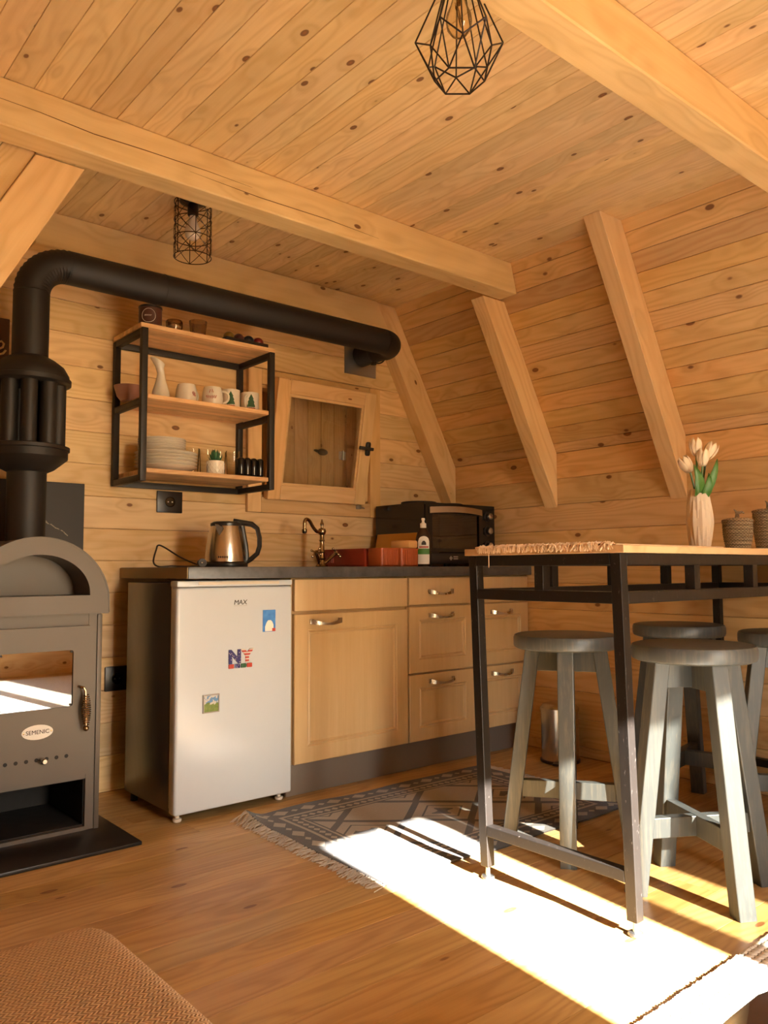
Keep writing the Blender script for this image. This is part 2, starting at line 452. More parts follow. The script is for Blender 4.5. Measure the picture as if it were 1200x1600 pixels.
# ------------------------------------------------------------------ beams and rafters
M['steel'] = simple('galvanised_steel', (.45, .46, .46), .35, 1)
def local_beam(name, p0, p1, wd, ht, up, mat, parent=None, bev=.003):
    """beam whose own x axis runs along the grain"""
    p0, p1 = Vector(p0), Vector(p1); x = (p1 - p0).normalized(); y = Vector(up).cross(x).normalized(); z = x.cross(y)
    o = MB().obox((0, 0, 0), ((p1 - p0).length, wd, ht), None, bev, 1).build(name, mat, parent, smooth=None)
    m = Matrix((x, y, z)).transposed().to_4x4(); m.translation = (p0 + p1) / 2; o.matrix_world = m
    return o
def bolt(parent, loc, axis, r=.016):
    o = MB().lathe([(r, 0), (r, .003), (r * .62, .003), (r * .62, .012), (r * .3, .014), (r * .3, .022), (0, .022)], 6).build('bolt', M['steel'], parent, label='steel bolt with washer')
    o.matrix_world = Matrix.Translation(loc) @ Vector((0, 0, 1)).rotation_difference(Vector(axis)).to_matrix().to_4x4()
    if parent is not None: o.matrix_parent_inverse = parent.matrix_world.inverted()
    return o
ZB = 2.175
def cross_beam(y0, y1, x0, x1t, x1b, label):
    yc = (y0 + y1) / 2
    b = MB().prism([(x0, ZB - (ZB + ZC) / 2), (x1b, ZB - (ZB + ZC) / 2), (x1t, ZC - (ZB + ZC) / 2), (x0, ZC - (ZB + ZC) / 2)], 'y', y0 - yc, y1 - yc)
    bmesh.ops.bevel(b.bm, geom=list(b.bm.edges), offset=.004, segments=1, affect='EDGES')
    o = b.build('ceiling_beam', M['pine_beam'], smooth=None); o.location = (0, yc, (ZB + ZC) / 2 - .001)
    bpy.context.view_layer.update()
    return tag(o, label, 'beam')
b1 = cross_beam(2.388, 2.493, XL, 2.80, 2.838, 'solid pine ceiling beam between the wire cage pendant and the small ceiling lamp, bolted at its end')
bolt(b1, (2.748, 2.388, 2.26), (0, -1, 0))
for cpts in ([(.45, 2.250), (.70, 2.247), (.86, 2.238), (1.02, 2.243), (1.25, 2.246), (1.42, 2.243)], [(1.18, 2.224), (1.45, 2.216), (1.75, 2.221), (2.0, 2.214)]):
    ck = MB().tube([(x_, 2.3880, z_) for x_, z_ in cpts], lambda t: .0004 + .0013 * math.sin(math.pi * t), 5).build('drying_crack', simple('crack_shadow', (.14, .06, .02), .9), b1)
    ck.matrix_parent_inverse = b1.matrix_world.inverted()
cross_beam(1.078, 1.182, XL, 2.80, 2.84, 'solid pine ceiling beam running just past the black diamond cage pendant')
cross_beam(-.3, -.2, XL, 2.80, 2.84, 'solid pine ceiling beam above the sofa near the glazed gable wall')
cross_beam(3.192, YB - .001, .93, 2.66, 2.74, 'pine beam fixed along the top of the window wall above the flue pipe')
RH = .132                                                # rafter depth square to the roof
def rafter(side, y0, y1, z0, z1, label):
    s = 1 if side == 'r' else -1
    fx = xr if side == 'r' else xl
    ux = Vector((-SL * s, 0, 1)).normalized(); inn = Vector((-s, 0, -SL)).normalized()
    a = Vector((fx(z0), (y0 + y1) / 2, z0)); L = (z1 - z0) / ux.z; hw = (y1 - y0) / 2
    # profile in (along the slope, into the room); ends cut level and against the wall
    k = inn.z / ux.z
    def P(z, d):                                         # point at height z, depth d
        t = (z - z0 - inn.z * d) / ux.z; return (t, d)
    top = [P(z1, 0), P(z1, RH)]
    if side == 'r':
        def Q(d):                                        # along the knee wall plane x = XR
            t = (XR - a.x - inn.x * d) / ux.x; return (t, d)
        low = [Q(RH - .0005), Q(.0005)]
    else: low = [P(z0, RH), P(z0, 0)]
    pts = [top[0], low[1], low[0], top[1]]
    mb = MB().prism([(p[0], p[1]) for p in pts], 'y', -hw, hw)
    bmesh.ops.bevel(mb.bm, geom=list(mb.bm.edges), offset=.0025, segments=1, affect='EDGES')
    o = mb.build('rafter', M['pine_beam'], smooth=None)
    yv = inn.cross(ux)
    m = Matrix((ux, yv, inn)).transposed().to_4x4(); m.translation = a; o.matrix_world = m
    return tag(o, label, 'rafter')
rafter('r', 3.208, YB - .001, ZK, ZC - .001, 'sloping pine rafter in the corner behind the mini oven')
rafter('r', 2.496, 2.576, ZK, ZB - .002, 'sloping pine rafter rising to the bolted end of the ceiling beam')
rafter('r', 1.80, 1.88, ZK, ZC - .001, 'sloping pine rafter above the tulip vase, its head meeting bare ceiling boards')
for yy_, lb_ in ((.99, 'sloping pine rafter beside the beam next to the cage pendant'), (.2, 'sloping pine rafter over the cream mat, next but two to the glazed gable'), (-.6, 'sloping pine rafter over the cream mat, second from the glazed gable'), (-1.4, 'sloping pine rafter closest to the glazed gable wall')):
    rafter('r', yy_, yy_ + .08, ZK, ZC - .001, lb_)
rafter('l', 2.496, 2.576, 0, ZB - .002, 'sloping pine rafter on the stove side meeting the underside of the beam')
rafter('l', 3.208, YB - .001, 0, ZC - .001, 'sloping pine rafter in the corner behind the black stove pipe')

# ------------------------------------------------------------------ more materials
M['black_metal'] = simple('matt_black_metal', (.018, .014, .011), .55, .2, bump=.05, nscale=200)
M['flue'] = simple('flue_black', (.013, .010, .008), .55, .1, var=.12, nscale=8)
M['stove'] = simple('grey_stove_paint', (.125, .105, .085), .52, .3, var=.07, nscale=12, bump=.04)
M['slate'] = simple('dark_slate', (.020, .016, .013), .38, 0, var=.2, nscale=6)
M['black_and_shade'] = simple('matt_black_and_shade', (.010, .008, .006), .7)
M['ash'] = simple('firebrick', (.42, .34, .24), .9, var=.15, nscale=60)
M['chrome'] = simple('chrome', (.62, .60, .57), .12, 1, var=.02)
M['brushed'] = simple('brushed_steel', (.55, .50, .43), .24, 1, var=.05, nscale=90)
M['antique'] = simple('antique_bronze', (.36, .25, .14), .22, 1, var=.1)
M['nickel'] = simple('satin_nickel', (.50, .44, .36), .28, 1)
M['white_enamel'] = simple('white_enamel', (.55, .61, .68), .24, 0, var=.01, spec=.5)
M['white_plastic'] = simple('white_plastic', (.62, .56, .48), .4)
M['ceramic'] = simple('white_ceramic', (.78, .75, .69), .2, var=.02)
M['matt_white'] = simple('matt_white_ceramic', (.60, .50, .38), .75, var=.03)
M['black_plastic'] = simple('black_plastic', (.012, .010, .009), .35)
M['black_gloss'] = simple('gloss_black', (.008, .007, .007), .12)
M['black_wood'] = simple('ebonised', (.03, .02, .015), .4)
M['red_plastic'] = simple('red_plastic', (.34, .035, .018), .35)
M['orange_plastic'] = simple('orange_plastic', (.40, .085, .022), .4)
M['yellow_plastic'] = simple('yellow_board', (.60, .30, .04), .5)
M['sponge'] = simple('sponge', (.62, .34, .12), .9, nscale=120, bump=.4)
M['plinth'] = simple('plinth_grey', (.20, .17, .145), .42, .35, var=.03)
M['cream'] = simple('cream_edge', (.30, .22, .11), .5)
M['ink'] = simple('dark_print', (.03, .018, .012), .6)
M['ink_red'] = simple('red_print', (.45, .05, .03), .6)
M['ink_green'] = simple('green_print', (.02, .085, .03), .6)
M['ink_white'] = simple('white_print', (.82, .80, .74), .5)
M['ink_gold'] = simple('gold_letter', (.85, .66, .36), .4)
M['ink_grey'] = simple('grey_print', (.33, .31, .29), .5)
M['candle'] = simple('brown_candle_jar', (.075, .028, .022), .35)
M['mauve'] = simple('mauve_bowl', (.33, .17, .14), .45)
M['leaf'] = simple('tulip_leaf', (.05, .135, .018), .45, var=.2, nscale=40)
M['petal'] = simple('tulip_petal', (.74, .60, .42), .55, var=.06)
M['succulent'] = simple('succulent_leaf', (.03, .12, .045), .5, var=.25, nscale=60)
M['bulb'] = clear_glass('amber_bulb_glass', (.98, .90, .76), .10)
M['bulb_milk'] = simple('frosted_bulb', (.80, .74, .70), .25)
M['socket'] = simple('brass_socket', (.42, .30, .14), .3, 1)
M['tumbler'] = clear_glass('tumbler_glass', (.97, .97, .95), .03)
M['tinted'] = clear_glass('smoke_glass', (.72, .62, .50), .10)
M['wax'] = simple('candle_wax', (.74, .64, .50), .6)
M['cable'] = simple('cable_rubber', (.015, .008, .007), .5)
M['stove_glass'] = clear_glass('stove_glass', (.22, .18, .13), .55, .015)
M['oven_glass'] = clear_glass('oven_glass', (.42, .36, .26), .12, .02)

def laminate():
    g = G('maple_laminate'); x, y, z = g.coord(); rnd = g.rand()
    n = g.noise(g.vec(x * 14 + rnd * 20, y * 3, z * 1.2), 3, 4, .6)
    n2 = g.noise(g.vec(x * 220, y * 9, z * 4), 1, 2)
    g.set(color=g.mix((n * .8 + n2 * .35 - .1).clamp(), (.61, .445, .245), (.48, .325, .155)), rough=.38, spec=.4)
    return g.mat
M['maple'] = laminate()
def stone():
    g = G('dark_worktop'); x, y, z = g.coord(); v = g.vec(x, y, z)
    n = g.noise(v, 16, 6, .65); n2 = g.noise(v, 70, 3)
    g.set(color=g.mix((n * 1.5 - .35 + n2 * .25).clamp(), (.020, .019, .020), (.10, .098, .10)), rough=.34)
    return g.mat
M['stone'] = stone()
def fridge_side():
    g = G('grey_fridge_side'); x, y, z = g.coord(); f = (y * 900).sin()
    g.set(color=(.16, .14, .11), rough=.30, metal=.75); g.bump(f, .12, .0006)
    return g.mat
M['fridge_side'] = fridge_side()
def stool_paint():
    g = G('worn_black_stool_paint'); x, y, z = g.coord(); rnd = g.rand()
    n = g.noise(g.vec(x * 30 + rnd * 9, y * 30, z * 2.2), 3, 4, .65); m = g.noise(g.vec(x, y, z), 9, 3)
    k = ((n - .5) * 3.2 + (m - .45) * .9).clamp()
    g.set(color=g.mix(k, (.058, .064, .065), (.115, .108, .090)), rough=.40, spec=.5); g.bump(n, .25, .0012)
    return g.mat
M['stool'] = stool_paint()
def table_steel():
    g = G('dark_table_steel'); x, y, z = g.coord()
    n = g.noise(g.vec(x * 3, y * 3, z), 18, 5, .7); s = g.noise(g.vec(x, y, z * .3), 120, 3, .8)
    k = (s.step(.63, .75)) * .7
    g.set(color=g.mix(k, (.012, .0095, .008), (.15, .125, .11)), rough=.40 + (n - .5) * .25, metal=.2, spec=.3)
    return g.mat
M['table_steel'] = table_steel()

def flat(mb_or_mesh): return mb_or_mesh
# ------------------------------------------------------------------ window in the back wall
win = struct(thing('window_1', 'x', 'x')); del win['label']; del win['category']
cs = .075
for (a, b, c_, d) in ((1.93, 2.005, 1.172, 1.862), (2.67, 2.742, 1.172, 1.862)):
    local_beam('casing', ((a + b) / 2, YB - .011, c_), ((a + b) / 2, YB - .011, d), .022, b - a, (1, 0, 0), M['pine_window'], win, .002)
for (z0, z1) in ((1.79, 1.862), (1.172, 1.245)):
    local_beam('casing', (2.005, YB - .010, (z0 + z1) / 2), (2.67, YB - .010, (z0 + z1) / 2), .02, z1 - z0, (0, 0, 1), M['pine_window'], win, .002)
jm = MB()
jm.box(WX0 - .001, WX0 + .014, YB, YB + .10, WZ0, WZ1); jm.box(WX1 - .014, WX1 + .001, YB, YB + .10, WZ0, WZ1)
jm.box(WX0, WX1, YB, YB + .10, WZ0 - .001, WZ0 + .014); jm.box(WX0, WX1, YB, YB + .10, WZ1 - .014, WZ1 + .001)
jm.build('jamb', M['pine_window'], win, smooth=None)
# closed plank shutter outside
sh = bpy.data.objects.new('shutter', None); COL.objects.link(sh); sh.parent = win
nsh = 8; shw = (WX1 - WX0) / nsh
for i in range(nsh):
    plank(sh, (WX0 + i * shw, YB + .075, WZ0), (0, 0, 1), (0, -1, 0), [(0, -shw), (WZ1 - WZ0, -shw), (WZ1 - WZ0, 0), (0, 0)], M['shutter'], th=.02, ch=.003)
MB().box(WX0 - .05, WX1 + .05, YB + .10, YB + .13, WZ0 - .06, WZ1 + .06).build('shutter_back', M['backing'], sh, smooth=None)
MB().sphere((2.425, YB + .066, 1.507), .032, 14, 8, (1, .4, .55)).cyl((2.39, YB + .066, 1.51), (2.372, YB + .066, 1.512), .008, .005, 8).build('shutter_pull', M['black_metal'], sh)
MB().box(2.535, 2.575, YB + .066, YB + .076, 1.478, 1.522, .002).cyl((2.555, YB + .062, 1.475), (2.555, YB + .062, 1.525), .005, n=8).build('shutter_hinge', M['steel'], sh)
# sash tilted in at the top
sash = bpy.data.objects.new('sash', None); COL.objects.link(sash); sash.parent = win
sash.location = (2.02, YB - .03, 1.237); sash.rotation_euler = (R(10), 0, 0)
SW, SH, ST = .592, .575, .07
for p0, p1, up in (((ST / 2, 0, 0), (ST / 2, 0, SH), (1, 0, 0)), ((SW - ST / 2, 0, 0), (SW - ST / 2, 0, SH), (1, 0, 0)),
                   ((ST, 0, ST / 2), (SW - ST, 0, ST / 2), (0, 0, 1)), ((ST, 0, SH - ST / 2), (SW - ST, 0, SH - ST / 2), (0, 0, 1))):
    p0, p1 = Vector(p0), Vector(p1); x_ = (p1 - p0).normalized(); y_ = Vector(up).cross(x_).normalized(); z_ = x_.cross(y_)
    o = MB().obox((0, 0, 0), ((p1 - p0).length, .042, ST), None, .004, 2).build('sash_rail', M['pine_window'], sash, smooth=None)
    m = Matrix((x_, y_, z_)).transposed().to_4x4(); m.translation = (p0 + p1) / 2; o.matrix_local = m
o = MB(); i_ = ST - .002
o.ring([(i_, i_), (SW - i_, i_), (SW - i_, SH - i_), (i_, SH - i_)], [(i_ + .014, i_ + .014), (SW - i_ - .014, i_ + .014), (SW - i_ - .014, SH - i_ - .014), (i_ + .014, SH - i_ - .014)], 'y', -.012, .012)
o.build('glazing_bead', M['pine_window'], sash, smooth=None)
MB().box(i_ + .012, SW - i_ - .012, -.003, .003, i_ + .012, SH - i_ - .012).build('pane', M['glass'], sash, smooth=None)
h = MB().obox((SW - .026, -.027, .29), (.026, .012, .072), None, .011, 3).cyl((SW - .026, -.03, .29), (SW - .026, -.052, .29), .009, n=12)
h.bar((SW - .012, -.055, .29), (SW - .105, -.058, .292), .012, .017, (0, 0, 1), .004)
h.build('window_handle', M['black_metal'], sash, label='black lever handle')
MB().box(2.575, 2.60, YB - .035, YB - .018, 1.213, 1.232, .002).cyl((2.60, YB - .028, 1.221), (2.625, YB - .028, 1.219), .004, n=8).build('stay_catch', M['steel'], win)

# ------------------------------------------------------------------ kitchen run
CZ0, CZ1 = .868, .912
wt = thing('worktop', 'long dark stone-look kitchen worktop with a beige edge at its open end', 'worktop')
wm = MB().box(1.334, XR - .002, 2.668, YB - .002, CZ0, CZ1, .003); wm.build('slab', M['stone'], wt)
MB().box(1.331, 1.3345, 2.672, YB - .004, CZ0 + .001, CZ1 - .002).build('edge_strip', M['cream'], wt, smooth=None)

def framed(name, x0, x1, z0, z1, parent, fr=.075):
    """cabinet front with a mitred frame and a sunk centre panel; faces -y"""
    yf, yb = 2.690, 2.709; mb = MB(); b = .003
    def rect(i, y): return [(x0 + i, y, z0 + i), (x1 - i, y, z0 + i), (x1 - i, y, z1 - i), (x0 + i, y, z1 - i)]
    rows = [rect(0, yb), rect(0, yf + b), rect(b, yf), rect(fr - .012, yf), rect(fr - .007, yf + .0045), rect(fr, yf + .001), rect(fr + .007, yf + .008), rect(fr + .016, yf + .008)]
    vs = [v for r_ in rows for v in r_]; fs = [[0, 1, 2, 3], [4 * (len(rows) - 1) + i for i in range(4)]]
    for k in range(len(rows) - 1):
        for i in range(4): fs.append([4 * k + i, 4 * k + (i + 1) % 4, 4 * k + 4 + (i + 1) % 4, 4 * k + 4 + i])
    mb.poly(vs, fs)
    o = mb.build(name, M['maple'], parent, smooth=None)
    # mitre joints of the frame, fine dark lines
    for (xa, za), (xb, zb) in (((x0, z0), (x0 + fr, z0 + fr)), ((x1, z0), (x1 - fr, z0 + fr)), ((x0, z1), (x0 + fr, z1 - fr)), ((x1, z1), (x1 - fr, z1 - fr))): pass
    return o
def plain(name, x0, x1, z0, z1, parent):
    return MB().box(x0, x1, 2.690, 2.709, z0, z1, .003).build(name, M['maple'], parent)
def handle(parent, x, z, wdt=.15):
    mb = MB(); n = 12; rows = []
    for i in range(n + 1):
        t = i / n; px = x - wdt / 2 + wdt * t
        yo = 2.688 - .026 * math.sin(math.pi * min(1, max(0, t))) ** .6
        zo = z - .010 * math.sin(math.pi * t); hh = .0105 - .006 * math.sin(math.pi * t)
        rows.append([(px, yo - .003, zo - hh), (px, yo - .003, zo + hh), (px, yo + .003, zo + hh), (px, yo + .003, zo - hh)])
    vs = [v for r_ in rows for v in r_]; fs = [[0, 1, 2, 3], [4 * n + i for i in range(4)]]
    for k in range(n):
        for i in range(4): fs.append([4 * k + i, 4 * k + (i + 1) % 4, 4 * k + 4 + (i + 1) % 4, 4 * k + 4 + i])
    mb.poly(vs, fs); mb.box(x - wdt / 2 - .006, x - wdt / 2 + .012, 2.682, 2.690, z - .0105, z + .0105, .002); mb.box(x + wdt / 2 - .012, x + wdt / 2 + .006, 2.682, 2.690, z - .0105, z + .0105, .002)
    mb.build('handle', M['nickel'], parent, label='curved satin metal handle')
def carcass(parent, x0, x1):
    MB().box(x0 + .001, x1 - .001, 2.712, 3.262, .13, CZ0 - .001).build('carcass', M['maple'], parent, smooth=None)
c1 = thing('base_cabinet', 'maple base cabinet with one framed door under a blank panel, beside the fridge', 'cabinet')
carcass(c1, 1.802, 2.416)
plain('blank_panel', 1.808, 2.412, .734, .861, c1)
dr = framed('door', 1.808, 2.412, .132, .722, c1); handle(dr, 1.96, .69, .15)
for x0, x1, lab in ((2.418, 2.845, 'maple drawer cabinet with three drawers, between the door cabinet and the table leg'), (2.848, XR - .004, 'maple drawer cabinet at the wall end of the worktop, behind the bar stool')):
    cb = thing('drawer_cabinet', lab, 'cabinet'); carcass(cb, x0, x1)
    d1 = plain('drawer', x0 + .004, x1 - .004, .738, .861, cb); xm = (x0 + x1) / 2 - .012
    handle(d1, xm, .797); d2 = framed('drawer', x0 + .004, x1 - .004, .434, .730, cb, .07); handle(d2, xm, .69)
    d3 = framed('drawer', x0 + .004, x1 - .004, .132, .427, cb, .07); handle(d3, xm, .392)
pl_ = MB().box(1.80, XR - .002, 2.738, 2.752, .001, .128).build('plinth', M['plinth'], smooth=None)
tag(pl_, 'grey kickboard under the maple kitchen cabinets', 'kickboard')

# fridge
fr = thing('fridge', 'white under-counter fridge with magnets on its door', 'fridge', (0, 0, 0))
MB().box(1.306, 1.792, 2.748, 3.14, .035, .852, .004).build('cabinet_shell', M['fridge_side'], fr, label='dark silver side')
dm = MB().box(1.302, 1.796, 2.690, 2.742, .032, .836, .010, 3)
door = dm.build('door', M['white_enamel'], fr)
tm = MB().box(1.302, 1.796, 2.690, 2.748, .8385, .861, .006, 2); tm.build('top_trim', M['white_enamel'], fr)
MB().box(1.385, 1.735, 2.688, 2.70, .845, .8575, .003).build('grip', M['white_plastic'], fr, label='grey grip strip')
MB().box(1.308, 1.790, 2.742, 2.749, .05, .84).build('gasket', M['white_plastic'], fr, smooth=None)
for xx_ in (1.335, 1.765):
    MB().lathe([(.012, 0), (.016, .004), (.016, .012), (.008, .014), (.008, .036)], 12, (xx_, 2.735, 0)).build('foot', M['white_plastic'], fr)
for xx_ in (1.33, 1.77): MB().lathe([(.014, 0), (.014, .036)], 10, (xx_, 3.1, 0)).build('foot', M['black_plastic'], fr)
FR = (R(90), 0, 0)
text('logo', 'MAX', .026, M['ink'], door, (1.56, 2.6893, .777), FR, sx=1.05, shear=.15, spacing=.92)
MB().box(1.532, 1.590, 2.6888, 2.6896, .7645, .7655).build('logo_rule', M['ink_grey'], door, smooth=None)
# magnets
mg = thing('fridge_magnet', 'blue and white rectangular magnet showing a white bell tower on the fridge door', 'magnet', (1.687, 2.6895, .703))
def sky_print():
    g = G('blue_sky_print'); x, y, z = g.coord()
    g.set(color=g.mix(g.noise(g.vec(x, y, z), 60, 2), (.02, .13, .55), (.10, .34, .75)), rough=.35); return g.mat
M['skyp'] = sky_print()
MB().box(-.028, .028, -.004, .0005, -.042, .042, .001).build('tile', M['skyp'], mg, smooth=None)
MB().prism([(-.020, -.040), (.018, -.040), (.018, -.016), (.012, -.004), (.006, .002), (-.006, .002), (-.013, -.006), (-.020, -.022)], 'y', -.005, -.004).build('bell_tower', M['ink_white'], mg, smooth=None)
MB().box(.012, .027, -.0052, -.004, -.041, -.029).build('roof_patch', M['ink_red'], mg, smooth=None)
mg = thing('fridge_magnet', 'letter-shaped magnet patterned with stars and stripes in the middle of the fridge door', 'magnet', (1.563, 2.6895, .569))
def flag(nm, blue):
    g = G(nm); x, y, z = g.coord()
    st = (y * 85).fract().gt(.5)
    if blue: col = g.mix(g.voro(g.vec(x, y, z), 140)[0].lt(.25), (.03, .03, .14), (.55, .5, .5))
    else: col = g.mix(st, (.62, .56, .52), (.42, .035, .03))
    g.set(color=col, rough=.35); return g.mat
M['flag_b'] = flag('star_print', True); M['flag_r'] = flag('stripe_print', False)
def slab_letter(ch, mat, dx):
    t = text('letter', ch, .066, mat, mg, (dx, -.002, .004), FR, depth=.002, sx=1.05, bold=.0038)
    return t
slab_letter('N', M['flag_b'], -.026); slab_letter('Y', M['flag_r'], .027)
for i, (ch, mt) in enumerate((('Y', M['ink_red']), ('O', M['flag_b']), ('R', M['ink_green']), ('K', M['ink_red']))):
    MB().box(-.052 + i * .026, -.030 + i * .026, -.0055, .0005, -.037, -.021, .002).build('base_block', mt, mg)
mg = thing('fridge_magnet', 'small square landscape magnet with green hills low on the fridge door', 'magnet', (1.44, 2.6895, .413))
def hills():
    g = G('landscape_print'); x, y, z = g.coord(); n = g.noise(g.vec(x, y, z), 90, 3)
    g.set(color=g.mix((z + (n - .5) * .05).gt(.0), g.mix(n, (.03, .10, .02), (.30, .36, .10)), g.mix(n.gt(.52), (.12, .26, .50), (.55, .55, .52))), rough=.3); return g.mat
MB().box(-.030, .030, -.004, .0005, -.030, .030, .001).build('picture', hills(), mg, smooth=None)
MB().ring([(-.033, -.033), (.033, -.033), (.033, .033), (-.033, .033)], [(-.029, -.029), (.029, -.029), (.029, .029), (-.029, .029)], 'y', -.006, .0005).build('frame', M['ink_grey'], mg, smooth=None)

# ------------------------------------------------------------------ stove
sx0, sx1, sy0, sy1 = .64, 1.08, 2.82, 3.19
SZ = .013
hs = tag(MB().box(.30, 1.14, 2.585, 3.24, .0005, SZ, .003).build('hearth_plate', M['slate']), 'dark flat hearth plate under the grey wood stove', 'hearth')
stv = thing('wood_stove', 'grey steel wood stove with an arched top and glazed door', 'stove', (0, 0, 0))
sb = MB()
sb.box(sx0, sx0 + .046, sy0, sy1, SZ, .752, .002); sb.box(sx1 - .046, sx1, sy0, sy1, SZ, .752, .002)
sb.box(sx0 + .04, sx1 - .04, sy0 + .001, sy1, .71, .751); sb.box(sx0 + .04, sx1 - .04, sy1 - .02, sy1, SZ, .72)
sb.box(sx0 + .04, sx1 - .04, sy0 + .001, sy1, .187, .206); sb.box(sx0 + .04, sx1 - .04, sy0 + .001, sy1, SZ, .026)
sb.build('body', M['stove'], stv, smooth=None)
MB().box(sx1 - .016, sx1 + .001, sy0 - .006, sy0 + .012, SZ, .748, .002).build('corner_strip', M['stove'], stv)
MB().box(sx0 - .001, sx0 + .016, sy0 - .006, sy0 + .012, SZ, .748, .002).build('corner_strip', M['stove'], stv)
MB().box(sx0 + .047, sx1 - .047, sy0 + .02, sy1 - .021, .027, .030).build('ash_floor', M['black_and_shade'], stv, smooth=None)
by0, by1, bx0, bx1 = sy0 + .012, sy1 - .021, sx0 + .047, sx1 - .047
wbay = MB().box(bx0, bx0 + .002, by0, by1, .031, .186).box(bx1 - .002, bx1, by0, by1, .031, .186).box(bx0, bx1, by1 - .002, by1, .031, .186).box(bx0, bx1, by0, by1, .183, .186)
wbay.build('wood_bay_shade', M['black_and_shade'], stv, smooth=None)  # near-black sheets added to paint the shade inside the wood bay
# firebox seen through the glass
fb = MB().box(.70, 1.02, sy0 + .03, sy1 - .03, .36, .42); fb.box(.70, 1.02, sy1 - .06, sy1 - .03, .42, .69)
fb.build('firebox', M['ash'], stv, smooth=None)
# door
DO = rrect(.680, 1.041, .206, .710, .004, 2); GI = rrect(.742, .979, .44, .63, .008, 2)
dmesh = MB().ring(DO, GI, 'y', sy0 - .018, sy0 - .001); sdoor = dmesh.build('door', M['stove'], stv, smooth=None)
MB().box(.738, .983, sy0 - .012, sy0 - .006, .436, .634).build('glass', M['stove_glass'], sdoor, smooth=None, label='dark reflective glass')
for sx_ in (.748, .973):
    for sz_ in (.446, .624): MB().lathe([(.004, 0), (.004, .002), (0, .003)], 8, (sx_, sy0 - .0125, sz_), (0, -1, 0)).build('clip', M['black_metal'], sdoor)
hd = MB().tube([(.998, sy0 - .018, .505), (.999, sy0 - .040, .505), (1.006, sy0 - .046, .503), (1.012, sy0 - .046, .492), (1.016, sy0 - .046, .37)], .0045, 8)
hd.sphere((1.016, sy0 - .046, .366), .010, 12, 8)
coil = []
for i in range(14 * 14 + 1):
    t = i / (14 * 14); a = t * 14 * 2 * math.pi; rr = .008 + .007 * math.sin(math.pi * t)
    coil.append((1.0145 + .0015 * t + rr * math.cos(a), sy0 - .046 + rr * math.sin(a), .478 - .100 * t))
hd.tube(coil, .0022, 5); hd.build('handle', M['antique'], sdoor, label='coiled wire handle')
npl = MB().lathe([(1, 0), (1, .04), (0, .045)], 28, (0, 0, 0), (0, -1, 0)).build('nameplate', M['ink_white'], sdoor, label='cream oval maker plate')
npl.location = (.866, sy0 - .018, .368); npl.scale = (.050, .05, .024)
text('lettering', 'SEMENIC', .019, M['ink'], stv, (.866, sy0 - .0208, .368), FR, depth=.0004)
for sx_ in (.822, .910): MB().lathe([(.003, 0), (.003, .0015), (0, .002)], 8, (sx_, sy0 - .020, .368), (0, -1, 0)).build('rivet', M['antique'], sdoor)
for i in range(7):
    hx = .768 + i * .0323
    MB().lathe([(.0065, 0), (.0065, .0008), (0, .0008)], 12, (hx, sy0 - .0182, .277), (0, -1, 0)).build('air_hole', M['black_and_shade'], sdoor)
MB().lathe([(.007, 0), (.007, .012), (.010, .016), (.010, .034), (.007, .038), (0, .038)], 14, (.881, sy0 - .018, .276), (0, -1, 0)).build('air_slider', M['brushed'], sdoor)
# arched hood with a warming niche
def ell(cx, z0, rx, rz, n=28): return [(cx + rx * math.cos(math.pi * i / n), z0 + rz * math.sin(math.pi * i / n)) for i in range(n + 1)]
cxs = .86
outer = [(cxs + .234, .753)] + ell(cxs, .785, .234, .226)[1:-1] + [(cxs - .234, .753)]
inner = [(cxs + .167, .815)] + ell(cxs, .822, .167, .132)[1:-1] + [(cxs - .167, .815)]
hood = MB().ring(outer, inner, 'y', sy0 - .028, sy0 + .13)
hood.prism(outer[::1], 'y', sy0 + .13, sy1); hb = hood.build('hood', M['stove'], stv, smooth=30)
MB().ring([(a * 1.0 + (a - cxs) * .012, b + .003) for a, b in outer], [(a - (a - cxs) * .004, b - .002) for a, b in outer], 'y', sy0 - .03, sy0 - .02).build('hood_rim', M['stove'], stv, smooth=30)

# flue
PX, PY, PR, PZ = .868, 3.0, .062, 2.030
fl = thing('flue_pipe', 'black stove pipe rising from the wood stove and running across to the wall', 'stove pipe', (PX, PY, 0))
fm = MB().lathe([(.066, 1.003), (.066, 1.26)], 28); fm.build('collar', M['flue'], fl)
he = MB().lathe([(.066, 1.25), (.09, 1.262), (.132, 1.298), (.136, 1.302), (.136, 1.328), (.142, 1.330), (.142, 1.342), (.132, 1.346), (0.0, 1.346)], 32).build('exchanger_cap', M['flue'], fl)
MB().lathe([(0, 1.566), (.132, 1.566), (.142, 1.572), (.142, 1.588), (.136, 1.59), (.134, 1.604), (.118, 1.632), (.09, 1.654), (.064, 1.668)], 32).build('exchanger_cap', M['flue'], fl)
for i in range(9):
    a = 2 * math.pi * (i + .35) / 9
    MB().cyl((.098 * math.cos(a), .098 * math.sin(a), 1.345), (.098 * math.cos(a), .098 * math.sin(a), 1.567), .028, n=16).build('exchanger_tube', M['flue'], he)
MB().lathe([(PR, 1.66), (PR, PZ - .125)], 28).build('riser', M['flue'], fl)
def elbow(cx, cz, br, a0, a1, n, rib, plane):
    pts = []; rad = []
    for i in range(n + 1):
        a = R(a0 + (a1 - a0) * i / n); pts.append(plane(br * math.cos(a), br * math.sin(a)))
        rad.append(PR * (1.012 if rib and i % 2 == 0 else 1.0) - (.0022 if rib and i % 2 else 0))
    return pts, rad
pts, rad = elbow(0, 0, .125, 180, 90, 26, True, lambda u, v: (.125 + u, 0, PZ - .125 + v))
e1 = MB().tube(pts, lambda t: rad[min(26, int(round(t * 26)))], 28); e1.build('elbow', M['flue'], fl, smooth=50)
XE = 2.62 - PX
